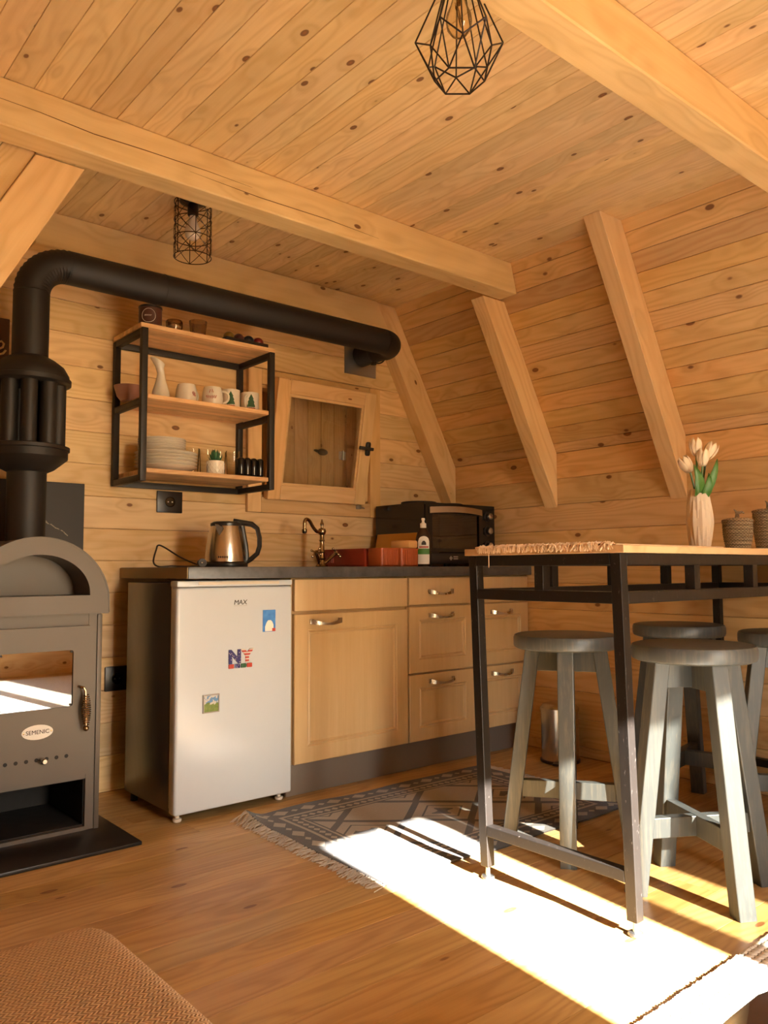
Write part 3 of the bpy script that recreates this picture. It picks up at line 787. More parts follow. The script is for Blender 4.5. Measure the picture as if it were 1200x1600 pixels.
MB().cyl((.12, 0, PZ), (XE - .085, 0, PZ), PR, n=32).build('cross_run', M['flue'], fl)
MB().cyl((.50, 0, PZ), (.505, 0, PZ), PR + .0015, n=32).build('joint_band', M['flue'], fl)
pts, rad = elbow(0, 0, .085, -90, 0, 12, False, lambda u, v: (XE - .085 + u, .085 + v, PZ))
MB().tube(pts, PR, 28).build('elbow', M['flue'], fl, smooth=60)
MB().cyl((XE, .08, PZ), (XE, YB - PY - .012, PZ), PR - .004, n=28).build('wall_stub', M['flue'], fl)
pa = [(XE + (PR + .003) * math.cos(R(a)), .15, PZ + (PR + .003) * math.sin(R(a))) for a in range(0, 360, 12)]
MB().tube(pa, .004, 6, True).box(XE - .03, XE - .01, .138, .162, PZ - .078, PZ - .062, .002).build('clamp', M['black_metal'], fl)
MB().box(XE - .105, XE + .105, YB - PY - .006, YB - PY - .001, PZ - .105, PZ + .105).build('wall_plate', M['steel'], fl, smooth=None, label='square galvanised wall plate')

# heat shield and sign on the wall
def slate_crack():
    g = G('slate_panel'); x, y, z = g.coord(); v = g.vec(x, y, z); n = g.noise(v, 5, 4)
    ln_ = ((x - 1.063) * .62 + (z - 1.069) + (g.noise(v, 40, 3) - .5) * .02).abs().lt(.0025) * ((x - 1.063).abs().lt(.045)) * g.noise(v, 70, 2).gt(.46)
    g.set(color=g.mix(ln_, g.mix(n, (.011, .009, .007), (.018, .014, .011)), (.22, .18, .13)), rough=.6); return g.mat
tag(MB().box(.37, 1.171, YB - .022, YB - .002, .002, 1.252, .002).build('heat_shield', slate_crack(), smooth=None), 'dark slate heat shield panel standing against the wall behind the stove', 'heat shield')
sg = thing('wall_sign', 'dark wooden wall sign ending in a pale script letter, beside the stove pipe', 'sign', (.70, YB - .001, 1.70))
MB().box(-.27, .170, -.016, 0, 0, .176, .003).build('board', simple('sign_board', (.085, .04, .022), .5), sg)
e_ = [(-.030, .062), (-.012, .066), (.004, .076), (.008, .090), (-.002, .099), (-.014, .092), (-.022, .074), (-.020, .056), (-.008, .046), (.006, .052), (.016, .066)]
MB().tube([(.142 + a * .9, -.018, -.015 + b) for a, b in e_], .0042, 8).build('script_letter', M['ink_gold'], sg)

# ------------------------------------------------------------------ wall shelf and what stands on it
shx0, shx1, shy0, shy1, shz0, shz1, TB = 1.285, 1.90, 2.99, YB - .002, 1.25, 1.862, .025
sf = thing('wall_shelf', 'black steel wall shelf with three pine boards above the worktop', 'shelf')
for xx_ in (shx0, shx1 - TB):
    for yy_ in (shy0, shy1 - TB): MB().box(xx_, xx_ + TB, yy_, yy_ + TB, shz0, shz1, .002).build('post', M['black_metal'], sf)
for xx_ in (shx0, shx1 - TB):
    for z_ in (shz0, 1.555, shz1 - TB): MB().box(xx_ + .001, xx_ + TB - .001, shy0 + TB, shy1 - TB, z_, z_ + TB, .001).build('side_bar', M['black_metal'], sf)
for z_ in (shz0, shz1 - TB): MB().box(shx0 + TB, shx1 - TB, shy1 - TB + .001, shy1 - .001, z_, z_ + TB, .001).build('rear_bar', M['black_metal'], sf)
for z_ in (1.303, 1.598, 1.881):
    e_x = .012 if z_ > 1.8 else -TB - .001
    o = MB().box(-.30 - e_x + (TB if z_ < 1.8 else 0) * 0, .30 + e_x, -.14, .14, -.018, 0, .002).build('shelf_board', M['pine_shelf'], sf, smooth=None)
    o.location = ((shx0 + shx1) / 2, (shy0 + shy1) / 2 - .004, z_)
    if z_ < 1.8: o.scale = (1.02, 1.0, 1)
for z_ in (1.845,):
    for xx_ in (shx0 + TB / 2, shx1 - TB / 2): MB().lathe([(.004, 0), (.004, .0015), (0, .002)], 8, (xx_, shy0, z_), (0, -1, 0)).build('screw', M['black_and_shade'], sf)
ZT, ZM, ZL = 1.8812, 1.5982, 1.3032
# support blocks so that the lower boards sit on their side bars
# top board
cn = thing('candle_jar', 'brown lidded candle jar with a circle printed on its side, on the top shelf', 'candle', (1.345, 3.055, ZT))
MB().lathe([(.044, 0), (.046, .002), (.046, .076), (.043, .078)], 32).build('jar', M['candle'], cn)
MB().lathe([(.047, .078), (.047, .085), (.044, .087), (0, .087)], 32).build('lid', M['black_plastic'], cn)
def on_cyl(pts, r, zoff=0, a0=0):   # outline drawn on a cylinder, pts in (arc length, height); a0 the facing angle
    return [((r) * math.cos(a0 + u / r), (r) * math.sin(a0 + u / r), v + zoff) for u, v in pts]
face = R(-128)
MB().tube(on_cyl(arc(.004, .04, .028, 0, 345, 28), .0463, 0, face), .0008, 5, True).build('printed_ring', M['ink_white'], cn)
MB().tube(on_cyl([(-.012 + .003 * i, .040 + (.003 if i % 2 else -.002)) for i in range(10)], .0463, 0, face), .0008, 5).build('printed_word', M['ink_white'], cn)
def cup_profile(r0, r1, h, t=.003): return [(0, 0), (r0, 0), (r1, h), (r1 - t, h), (r0 - t, .008), (0, .008)]
gv = thing('glass_votive', 'small pressed glass candle cup holding pale wax, on the top shelf', 'votive', (1.452, 3.06, ZT))
MB().lathe([(0, 0), (.024, 0), (.033, .022), (.035, .045), (.032, .052), (.029, .052), (.031, .044), (.022, .006), (0, .006)], 24).build('cup', M['tinted'], gv)
MB().lathe([(0, .0065), (.021, .0065), (.028, .028), (0, .030)], 20).build('wax', M['wax'], gv)
gv = thing('glass_votive', 'smoky straight-sided candle cup with a little wax at the bottom', 'votive', (1.56, 3.06, ZT))
MB().lathe(cup_profile(.030, .038, .070), 28).build('cup', M['tinted'], gv)
MB().lathe([(0, .0085), (.0275, .0085), (.0285, .016), (0, .016)], 20).build('wax', M['mauve'], gv)
tr = thing('ball_tray', 'flat black tray at the end of the top shelf', 'tray', (1.775, 3.05, ZT))
MB().ring([(-.105, -.035), (.105, -.035), (.105, .035), (-.105, .035)], [(-.10, -.03), (.10, -.03), (.10, .03), (-.10, .03)], 'z', 0, .020).box(-.102, .102, -.032, .032, 0, .004).build('tray_body', M['black_plastic'], tr, smooth=None)
for i, (nm, c_) in enumerate((('golden olive', (.20, .12, .02)), ('dark purple', (.06, .02, .025)), ('navy blue', (.015, .018, .030)), ('dark red', (.22, .015, .012)))):
    o = MB().sphere((0, 0, 0), .024, 20, 14).build('decor_ball', simple(nm.replace(' ', '_') + '_ball', c_, .3)); o.location = (1.775 - .074 + i * .0493, 3.05, ZT + .0282)
    tag(o, nm + ' decorative ball lying in the black tray', 'ball', 'balls in the black tray')
# middle board
bw = tag(MB().lathe([(0, 0), (.034, 0), (.05, .02), (.062, .062), (.058, .062), (.045, .02), (0, .008)], 28).build('bowl', M['mauve']), 'dusty mauve bowl at the post end of the middle shelf', 'bowl'); bw.location = (1.318, 3.19, ZM)
jv = tag(MB().lathe([(0, 0), (.034, 0), (.038, .012), (.034, .04), (.020, .085), (.0145, .115), (.016, .14), (.025, .165), (.021, .166), (.012, .14), (.010, .10), (0, .05)], 28).build('pitcher', M['ceramic']), 'slim white waisted pitcher with a flared slanted lip', 'pitcher')
for v in jv.data.vertices:
    if v.co.z > .12: v.co.z += (v.co.x * -.55) * (v.co.z - .12) / .045; v.co.x -= (v.co.z - .12) * .35
jv.location = (1.415, 3.10, ZM)
def mug(label, loc, rz, tree, group='mugs on the middle shelf'):
    t = thing('mug', label, 'mug', loc, rz, group)
    if tree: pr = [(0, 0), (.036, 0), (.040, .004), (.040, .090), (.037, .090), (.037, .008), (0, .008)]
    else: pr = [(0, 0), (.033, 0), (.042, .008), (.045, .03), (.042, .062), (.036, .082), (.033, .082), (.039, .06), (.041, .03), (.036, .010), (0, .008)]
    MB().lathe(pr, 32).build('cup', M['ceramic'], t)
    return t
def mug_handle(t, r, z, a, h=.026):
    pts = [(math.cos(a) * (r - .004 + .028 * math.sin(math.pi * i / 10)), math.sin(a) * (r - .004 + .028 * math.sin(math.pi * i / 10)), z + h * math.cos(math.pi * i / 10)) for i in range(11)]
    MB().tube(pts, .0052, 8).build('handle', M['ceramic'], t)
def scribble(t, r, z, a, w_, amp, n=26):
    MB().tube(on_cyl([(-w_ / 2 + w_ * i / n, z + amp * math.sin(i * 1.55) * (1 - .45 * (i % 5) / 5)) for i in range(n + 1)], r, 0, a), .0008, 4).build('script_print', M['ink_red'], t)
m1 = mug('plain side of a rounded white mug, its printed side turned to the wall end', (1.525, 3.09, ZM), 0, False)
scribble(m1, .0452, .038, R(-72), .018, .012, 12); mug_handle(m1, .045, .042, R(20))
m2 = mug('rounded white mug with reddish script and a handle toward the tree mugs', (1.637, 3.07, ZM), 0, False)
scribble(m2, .0452, .034, R(-125), .046, .009); MB().tube(on_cyl([(-.008, .052), (-.004, .066), (0, .054), (.004, .068), (.008, .053)], .0440, 0, R(-125)), .0014, 5).build('printed_motif', M['ink_red'], t_ := m2)
mug_handle(m2, .044, .042, R(-30))
def tree_print(t, r, a, w_=.038):
    rows = [(.46, .022), (.50, .026), (.34, .040), (.42, .043), (.24, .056), (.30, .059), (.10, .073), (.02, .079)]
    vs = []
    for hw, z_ in rows: vs += on_cyl([(w_ * hw * q, z_) for q in (-1, -.5, 0, .5, 1)], r, 0, a)
    MB().poly(vs, [[5 * i + q, 5 * i + q + 1, 5 * i + q + 6, 5 * i + q + 5] for i in range(len(rows) - 1) for q in range(4)]).build('tree_print', M['ink_green'], t, smooth=None)
    MB().tube(on_cyl([(-.018 + .004 * i, .015 + (.003 if i % 2 else 0)) for i in range(10)], r, 0, a), .0022, 4).build('red_print', M['ink_red'], t)
    MB().tube(on_cyl([(-.018 + .003 * i, .007 + (.0015 if i % 2 else 0)) for i in range(13)], r, 0, a), .0006, 4).build('word_print', M['ink'], t)
m3 = mug('straight white mug with a green fir print right beside the script mug', (1.742, 3.10, ZM), 0, True); tree_print(m3, .0403, R(-120))
mug_handle(m3, .040, .045, R(40))
m4 = mug('straight white fir print mug nearest the right shelf post, handle across its print', (1.838, 3.10, ZM), 0, True); tree_print(m4, .0403, R(-112)); mug_handle(m4, .040, .045, R(-140), .028)
# bottom board
def plate(r, h, z, label, group):
    o = tag(MB().lathe([(0, 0), (r * .55, 0), (r * .62, .004), (r * .98, h), (r, h + .001), (r * .985, h + .003), (r * .6, .007), (0, .006)], 40).build('plate', M['ceramic']), label, 'plate', group)
    o.location = (1.455, 3.125, z); return o
zz_ = ZL
for i in range(5):
    plate(.128, .024, zz_, 'large white dinner plate, %s of the wide stack on the bottom shelf' % ('lowest', 'second', 'middle', 'fourth', 'topmost')[i], 'dinner plates'); zz_ += .0140
zz_ += .006
for i in range(5):
    o = plate(.098, .020, zz_, 'small white side plate, %s of the narrow stack on the dinner plates' % ('lowest', 'second', 'middle', 'fourth', 'topmost')[i], 'side plates'); o.location.x -= .02; zz_ += .0100
pp = thing('potted_succulent', 'green succulent in a white diamond-patterned pot on the bottom shelf', 'plant', (1.648, 3.06, ZL))
MB().lathe([(0, 0), (.031, 0), (.035, .003), (.0375, .058), (.034, .060), (.032, .052), (0, .052)], 32).build('pot', M['ceramic'], pp)
net = MB()
for s_ in (-1, 1):
    for i in range(14): net.tube([((.0360 + .0022 * k / 6) * math.cos(2 * math.pi * (i + s_ * k / 6 * 2) / 14), (.0352 + .0022 * k / 6) * math.sin(2 * math.pi * (i + s_ * k / 6 * 2) / 14), .006 + .046 * k / 6) for k in range(7)], .0015, 4)
nt_ = net.build('pot_relief', M['ceramic'], pp); nt_['kind'] = 'stuff'
lm = None
for i in range(22):
    a = i * 2.399; lay = i / 22; tilt = .95 - .75 * lay; L = .050 - .012 * (1 - lay)
    d = Vector((math.cos(a) * math.sin(tilt), math.sin(a) * math.sin(tilt), math.cos(tilt)))
    up = Vector((-math.cos(a) * math.cos(tilt), -math.sin(a) * math.cos(tilt), math.sin(tilt))); sd_ = d.cross(up)
    b0 = Vector((math.cos(a) * .008, math.sin(a) * .008, .052 + .010 * lay))
    mb = MB(); vs = []
    for t, w_ in ((0, .004), (.3, .0075), (.65, .006), (1, .0006)):
        c0 = b0 + d * L * t + up * (.010 * t * t)
        vs += [c0 - sd_ * w_, c0 - up * w_ * .45, c0 + sd_ * w_, c0 + up * w_ * .25]
    fs = []
    for k in range(3):
        for q in range(4): fs.append([4 * k + q, 4 * k + (q + 1) % 4, 4 * k + 4 + (q + 1) % 4, 4 * k + 4 + q])
    mb.poly(vs, fs + [[3, 2, 1, 0], [12, 13, 14, 15]]).build('leaf', M['succulent'], pp)
for i, (gx, gy, gh, lab) in enumerate(((1.605, 3.19, .125, 'clear drinking glass standing behind the plate stacks'), (1.668, 3.18, .125, 'clear drinking glass directly behind the succulent'), (1.735, 3.19, .12, 'clear drinking glass between succulent and black holder'), (1.80, 3.18, .13, 'tall clear drinking glass behind the black ribbed holder'))):
    o = tag(MB().lathe([(0, 0), (.026, 0), (.032, gh), (.0305, gh), (.0255, .008), (0, .008)], 24).build('drinking_glass', M['tumbler']), lab, 'glass', 'clear glasses'); o.location = (gx, gy, ZL)
rk = thing('black_caddy', 'glossy black holder with four rounded lobes at the end of the bottom shelf', 'holder', (1.812, 3.055, ZL))
for i in range(4): MB().obox((-.048 + i * .032, 0, .043), (.031, .05, .086), None, .014, 4).build('lobe', M['black_gloss'], rk)

# ------------------------------------------------------------------ sockets
def socket(loc, label, w_, h_):
    t = thing('power_socket', label, 'socket', loc)
    MB().box(-w_ / 2, w_ / 2, -.010, 0, -h_ / 2, h_ / 2, .003).build('plate', M['black_plastic'], t)
    MB().lathe([(.023, 0), (.023, .004), (.021, .005), (.019, .001), (0, .001)], 24, (0, -.010, 0), (0, -1, 0)).build('socket_face', M['black_gloss'], t)
    for dx in (-.0095, .0095): MB().lathe([(.003, 0), (.003, .0015), (0, .0015)], 8, (dx, -.0112, 0), (0, -1, 0)).build('pin_hole', M['steel'], t)
socket((1.548, YB - .0005, 1.198), 'square black wall socket just below the wall shelf', .118, .094)
socket((1.325, YB - .0005, .455), 'black wall socket low down between the stove and the fridge', .10, .10)

# ------------------------------------------------------------------ on the worktop
kt = thing('kettle', 'brushed steel electric kettle with a black handle and lid', 'kettle', (1.635, 2.94, CZ1))
MB().lathe([(.088, 0), (.090, .004), (.090, .014), (.084, .018), (0, .018)], 36).build('power_base', M['black_plastic'], kt)
MB().lathe([(.080, .019), (.083, .022), (.083, .05), (.078, .095), (.068, .145), (.061, .172), (.0, .172)], 40).build('body', M['brushed'], kt)
MB().lathe([(.064, .168), (.064, .178), (.05, .186), (0, .188)], 32).build('lid', M['black_plastic'], kt)
ka = R(-35)
def kp(r_, z_): return (r_ * math.cos(ka), r_ * math.sin(ka), z_)
MB().tube([kp(.03, .188), kp(.070, .182), kp(.105, .176), kp(.128, .158), kp(.137, .120), kp(.137, .085), kp(.128, .055), kp(.100, .030), kp(.082, .020)], lambda t: .0115 if t < .3 else .010, 10).build('handle', M['black_plastic'], kt)
MB().tube([kp(.066, .168), kp(.073, .13), kp(.081, .09), kp(.085, .05), kp(.085, .022)], .010, 8).build('handle_spine', M['black_plastic'], kt)
MB().poly([(-.060, -.045, .160), (-.086, -.064, .172), (-.045, -.060, .160), (-.052, -.043, .120), (-.047, -.035, .174)], [[0, 1, 3], [1, 2, 3], [0, 4, 1], [1, 4, 2]]).build('spout', M['brushed'], kt)
for i in range(5):
    a = R(-138) + i * .10
    MB().obox((.0838 * math.cos(a), .0838 * math.sin(a), .040), (.0012, .0055, .008), Matrix.Rotation(a, 3, 'Z')).build('maker_mark', M['ink'], kt, smooth=None)
cb = thing('kettle_cable', 'black mains cable with a plug lying coiled on the worktop beside the kettle', 'cable', (0, 0, 0))
cz = CZ1 + .003
def smooth_path(P_, n=8):
    out = []
    for i in range(len(P_) - 1):
        p0, p1, p2, p3 = [Vector(P_[max(0, min(len(P_) - 1, i + k))]) for k in (-1, 0, 1, 2)]
        for k in range(n):
            t = k / n; out.append(.5 * ((2 * p1) + (-p0 + p2) * t + (2 * p0 - 5 * p1 + 4 * p2 - p3) * t * t + (-p0 + 3 * p1 - 3 * p2 + p3) * t ** 3))
    return out + [Vector(P_[-1])]
MB().tube(smooth_path([(1.56, 2.98, cz), (1.50, 3.02, cz), (1.45, 3.05, cz + .002), (1.40, 3.06, cz), (1.395, 3.10, cz + .02), (1.42, 3.13, cz + .07), (1.435, 3.145, cz + .088), (1.46, 3.14, cz + .080), (1.50, 3.08, cz + .04), (1.52, 2.99, cz + .012), (1.515, 2.935, cz + .006)]), .0035, 7).build('cord', M['cable'], cb)
pg = MB().lathe([(.006, 0), (.013, .012), (.017, .03), (.017, .045), (0, .046)], 14, (1.515, 2.94, CZ1 + .017), (-.15, -1, 0)).build('plug', M['cable'], cb)
for dz in (-.0095, .0095): MB().cyl((1.508 + dz, 2.893, CZ1 + .017), (1.5053 + dz, 2.874, CZ1 + .017), .0024, n=8).build('pin', M['chrome'], pg)

fc = thing('kitchen_tap', 'antique bronze kitchen tap with two cross handles and a bent spout', 'tap', (2.225, 3.085, CZ1))
MB().lathe([(.028, 0), (.030, .004), (.026, .010), (.018, .020), (.014, .034), (.017, .040), (.013, .046), (.012, .066), (.016, .070), (.012, .076), (.0105, .120), (.014, .124), (.0105, .130), (.0105, .150), (.017, .156), (.020, .168), (.016, .180), (.007, .184), (.006, .192), (.010, .202), (.006, .212), (.003, .224), (0, .226)], 24).build('column', M['antique'], fc)
sdir = Vector((-.95, -.30, 0)).normalized()
sp = [sdir * d + Vector((0, 0, z_)) for d, z_ in ((.012, .168), (.04, .166), (.07, .186), (.095, .212), (.118, .220), (.132, .208), (.134, .185), (.134, .170))]
MB().tube(smooth_path(sp, 5), .008, 12).lathe([(.008, 0), (.011, .004), (.012, .018), (.009, .020), (0, .020)], 16, sp[-1] - Vector((0, 0, .016))).build('spout', M['antique'], fc)
for s_ in (-1, 1):
    dv = Vector((.55 * s_ + .0, -.55 * s_ * 0 - .42, .62)).normalized(); b0 = Vector((.012 * s_, 0, .014)); e0 = b0 + dv * .072
    hv = MB().tube([b0, b0 + dv * .03, b0 + dv * .034, e0], .0075, 10).lathe([(.011, 0), (.013, .006), (.009, .014), (0, .016)], 14, e0, dv)
    q1 = dv.cross(Vector((0, 1, 0))).normalized(); q2 = dv.cross(q1)
    for q in (q1, q2): hv.cyl(e0 + dv * .008 - q * .026, e0 + dv * .008 + q * .026, .0042, n=8)
    for q in (q1, q2, -q1, -q2): hv.sphere(e0 + dv * .008 + q * .027, .0062, 8, 6)
    hv.build('cross_handle', M['antique'], fc)

dr_ = thing('dish_rack', 'dark red plastic dish rack tray on the worktop between tap and oven', 'dish rack', (2.425, 3.03, CZ1))
out_ = rrect(-.115, .115, -.17, .17, .02, 3); inn_ = rrect(-.111, .111, -.166, .166, .018, 3)
MB().ring(out_, inn_, 'z', .004, .080).prism(out_, 'z', .001, .008).build('tray', M['red_plastic'], dr_, smooth=40)
for i in range(5): MB().box(-.1180, -.1145, .075 + i * .014, .081 + i * .014, .02, .070, .001).build('rib', M['red_plastic'], dr_, smooth=None)
MB().ring(rrect(-.119, .119, -.174, .174, .022, 3), rrect(-.110, .110, -.165, .165, .018, 3), 'z', .078, .084).build('rim', M['red_plastic'], dr_, smooth=40)
for xx_, lb in ((2.367, 'ribbed red-orange cutlery cup nearer the tap, in front of the dish rack'), (2.484, 'ribbed red-orange cutlery cup under the sponge, nearer the soap bottle')):
    cu_ = thing('cutlery_cup', lb, 'cutlery cup', (xx_, 2.802, CZ1))
    q_ = rrect(-.056, .056, -.050, .050, .012, 3)
    MB().ring(q_, rrect(-.053, .053, -.047, .047, .010, 3), 'z', .002, .080).prism(q_, 'z', .001, .006).build('cup', M['orange_plastic'], cu_, smooth=40)
    for i in range(7): MB().box(-.042 + i * .013, -.036 + i * .013, -.0525, -.0495, .008, .076, .001).build('rib', M['orange_plastic'], cu_, smooth=None)
    MB().ring(rrect(-.059, .059, -.053, .053, .014, 3), rrect(-.052, .052, -.046, .046, .010, 3), 'z', .079, .084).build('rim', M['orange_plastic'], cu_, smooth=40)
o = tag(MB().obox((0, 0, .02), (.070, .11, .036), None, .008, 2).build('sponge', M['sponge']), 'tan sponge lying across the cutlery cup nearer the soap bottle', 'sponge'); o.location = (2.490, 2.80, CZ1 + .083); o.rotation_euler = (0, 0, R(12))
o = tag(MB().box(-.005, .005, -.165, .165, 0, .170, .004).build('cutting_board', M['yellow_plastic']), 'yellow cutting board leaning against the side of the mini oven', 'cutting board'); o.location = (2.645, 3.05, CZ1 + .001); o.rotation_euler = (0, R(11), 0)

sbt = thing('soap_bottle', 'dark bottle of dish soap with a white and green label in front of the oven', 'bottle', (2.615, 2.802, CZ1), R(-38))
def oval(k, a): return k
def lath2(prof, ex=1.0, ey=.62, n=28):
    mb = MB().lathe(prof, n)
    for v in mb.bm.verts: v.co.x *= ex; v.co.y *= ey
    return mb
lath2([(0, 0), (.034, 0), (.038, .006), (.039, .10), (.036, .135), (.028, .163), (.014, .182), (.0125, .186), (0, .186)]).build('bottle_body', simple('dark_amber_plastic', (.035, .016, .008), .15), sbt)
MB().lathe([(.0135, .184), (.0145, .186), (.0145, .205), (.008, .208), (.006, .216), (.009, .226), (.007, .231), (0, .231)], 18).build('cap', M['ink_white'], sbt)
lab = [(-.026, .012)] + [(.026, .012), (.026, .118)] + arc(0, .118, .026, 0, 180, 10)[1:-1] + [(-.026, .118)]
def wrap(p, off): u, v = p; ang = u / .034; return (.0395 * math.sin(ang) * (1.0 if v < .11 else .97), -(.0395 * .62 * math.cos(ang)) * (1.0 if v < .11 else .985) - off, v)
def patch(pts, mat, nm, off, sub=6):
    # outline cut into vertical strips so that it follows the bottle
    us = sorted({round(p[0], 4) for p in pts}); lo, hi = min(us), max(us); mb = MB(); zmin = min(p[1] for p in pts)
    def top(u):
        z_ = zmin
        for (a, b), (c__, d) in zip(pts, pts[1:] + pts[:1]):
            if min(a, c__) - 1e-6 <= u <= max(a, c__) + 1e-6:
                z_ = max(z_, max(b, d) if abs(a - c__) < 1e-6 else b + (d - b) * (u - a) / (c__ - a))
        return z_
    N_ = 12; vs = []
    for i in range(N_ + 1):
        u = lo + (hi - lo) * i / N_; vs += [wrap((u, zmin), off), wrap((u, top(u)), off)]
    mb.poly(vs, [[2 * i, 2 * i + 2, 2 * i + 3, 2 * i + 1] for i in range(N_)]); return mb.build(nm, mat, sbt, smooth=None)
patch(lab, M['ink_white'], 'label', .0012)
patch([(-.026, .058), (.026, .058), (.026, .085), (-.026, .085)], simple('label_green', (.06, .22, .03), .5), 'label_band', .0018)
patch([(-.020, .089), (.020, .089), (.020, .096), (-.020, .096)], M['ink_red'], 'label_word', .0018)
patch([(-.010, .102), (.010, .102), (.010, .112), (.004, .122), (-.004, .122), (-.010, .112)], M['ink'], 'label_mark', .0018)

ov = thing('mini_oven', 'black countertop mini oven with a glass door and three knobs', 'oven', (2.69, 2.875, CZ1))
W_, D_, H_ = .51, .37, .318
MB().ring([(0, .015), (W_, .015), (W_, H_), (0, H_)], [(.03, .06), (.385, .06), (.385, H_ - .04), (.03, H_ - .04)], 'y', 0, .30).box(0, W_, .30, D_, .015, H_).build('body', M['black_gloss'], ov, smooth=None)
MB().box(.033, .382, .29, .298, .062, H_ - .042).box(.033, .382, .02, .29, .0605, .064).build('oven_cavity', simple('oven_liner', (.40, .34, .24), .5, .3), ov, smooth=None)
for i in range(8): MB().cyl((.05 + i * .045, .03, .15), (.05 + i * .045, .285, .15), .0022, n=6).build('rack_wire', M['chrome'], ov)
MB().cyl((.034, .03, .15), (.381, .03, .15), .003, n=6).build('rack_bar', M['chrome'], ov)
od = MB().ring([(.004, .072), (.397, .072), (.397, H_ - .012), (.004, H_ - .012)], [(.034, .09), (.368, .09), (.368, H_ - .058), (.034, H_ - .058)], 'y', -.022, -.001).build('door', M['black_gloss'], ov, smooth=None)
MB().box(.030, .372, -.014, -.008, .086, H_ - .054).build('door_glass', M['oven_glass'], od, smooth=None)
n_h = 12; vs = []
for i in range(n_h + 1):
    t = i / n_h; xh = .012 + .372 * t; yo = -.030 - .022 * math.sin(math.pi * t)
    zt = H_ - .018 - .004 * (2 * t - 1) ** 2 * 2
    vs += [(xh, yo, zt - .030), (xh, yo, zt), (xh, yo + .008, zt), (xh, yo + .008, zt - .030)]
fs = [[0, 1, 2, 3], [4 * n_h + i for i in range(4)]]
for k in range(n_h):
    for i in range(4): fs.append([4 * k + i, 4 * k + (i + 1) % 4, 4 * k + 4 + (i + 1) % 4, 4 * k + 4 + i])
MB().poly(vs, fs).box(.02, .034, -.03, -.02, H_ - .044, H_ - .024).box(.362, .376, -.03, -.02, H_ - .044, H_ - .024).build('door_handle', M['brushed'], od, smooth=40, label='curved metal door handle')
MB().box(.002, .400, -.020, -.001, .016, .068, .003).build('lower_panel', M['black_plastic'], ov)
lg = MB().prism([(.150, .042), (.162, .030), (.174, .042), (.162, .054)], 'y', -.0212, -.0202); lg.build('maker_mark', M['ink_grey'], ov, smooth=None)
for zz2 in (.036, .046): MB().box(.180, .212, -.0212, -.0202, zz2, zz2 + .006).build('maker_mark', M['ink_grey'], ov, smooth=None)
for i, z_ in enumerate((.262, .186, .108)):
    kn = MB().lathe([(.026, 0), (.026, .004), (.020, .006), (.019, .020), (.017, .022), (0, .022)], 24, (.455, 0, z_), (0, -1, 0)).build('knob', M['black_plastic'], ov)
    MB().lathe([(.0165, .0215), (.0165, .026), (.015, .027), (0, .027)], 20, (.455, 0, z_), (0, -1, 0)).build('knob_cap', M['nickel'], kn)
for hx, hr in ((.14, .092), (.36, .075)): MB().lathe([(hr + .012, H_), (hr + .012, H_ + .005), (hr, H_ + .007), (hr, H_ + .016), (hr - .005, H_ + .018), (0, H_ + .017)], 36, (hx, .19, 0)).build('hotplate', M['black_and_shade'], ov)
for fx_ in (.03, W_ - .03):
    for fy_ in (.03, D_ - .03): MB().lathe([(.012, 0), (.012, .016)], 10, (fx_, fy_, 0)).build('foot', M['black_plastic'], ov)

# ------------------------------------------------------------------ bar table
TX0, TX1, TY0, TY1, TZ = 1.735, XR - .012, 1.135, 1.680, .958
bt = thing('bar_table', 'tall bar table with a pale wooden top on a dark square-tube steel frame', 'table')
o = MB().box(-(TX1 - TX0) / 2, (TX1 - TX0) / 2, -(TY1 - TY0) / 2, (TY1 - TY0) / 2, -.019, 0, .0015).build('table_top', M['tabletop'], bt, smooth=None)
o.location = ((TX0 + TX1) / 2, (TY0 + TY1) / 2, TZ)
S_ = .030; LX0, LX1, LY0, LY1 = 1.752, 3.19, 1.162, 1.650; DXL = .034
for lx in (LX0, LX1):
    for ly in (LY0, LY1):
        lean = DXL if lx == LX0 else 0
        lg_ = MB().bar((lx + lean, ly, .036), (lx, ly, TZ - .02), S_, S_, (0, 1, 0), .002).build('leg', M['table_steel'], bt, smooth=None)
        MB().lathe([(.018, .0), (.020, .003), (.018, .008), (.007, .010), (.006, .038)], 18, (lx + lean + .001, ly, 0.0005)).build('levelling_foot', M['steel'], lg_)
def rail(p0, p1, nm='rail', w_=S_): MB().bar(p0, p1, w_, S_, (0, 0, 1), .002).build(nm, M['table_steel'], bt, smooth=None)
za, zl, zf = TZ - .019 - S_ / 2 - .001, .826, .141
for ly in (LY0, LY1):
    rail((LX0 + S_ / 2, ly, za), (LX1 - S_ / 2, ly, za)); rail((LX0 + S_ / 2 + .004, ly, zl), (LX1 - S_ / 2, ly, zl))
    for cx in (2.11, 2.455, 2.80): MB().box(cx - S_ / 2, cx + S_ / 2, ly - S_ / 2, ly + S_ / 2, zl + S_ / 2, za - S_ / 2, .001).build('spacer', M['table_steel'], bt, smooth=None)
for lx in (LX0, LX1):
    l_ = DXL if lx == LX0 else 0
    rail((lx, LY0 + S_ / 2, za), (lx, LY1 - S_ / 2, za)); rail((lx + l_ * .12, LY0 + S_ / 2, zl), (lx + l_ * .12, LY1 - S_ / 2, zl)); rail((lx + l_ * .88, LY0 + S_ / 2, zf), (lx + l_ * .88, LY1 - S_ / 2, zf), 'foot_rail')
    MB().box(lx - S_ / 2 + l_ * .06, lx + S_ / 2 + l_ * .06, 1.39, 1.42, zl + S_ / 2, za - S_ / 2, .001).build('spacer', M['table_steel'], bt, smooth=None)

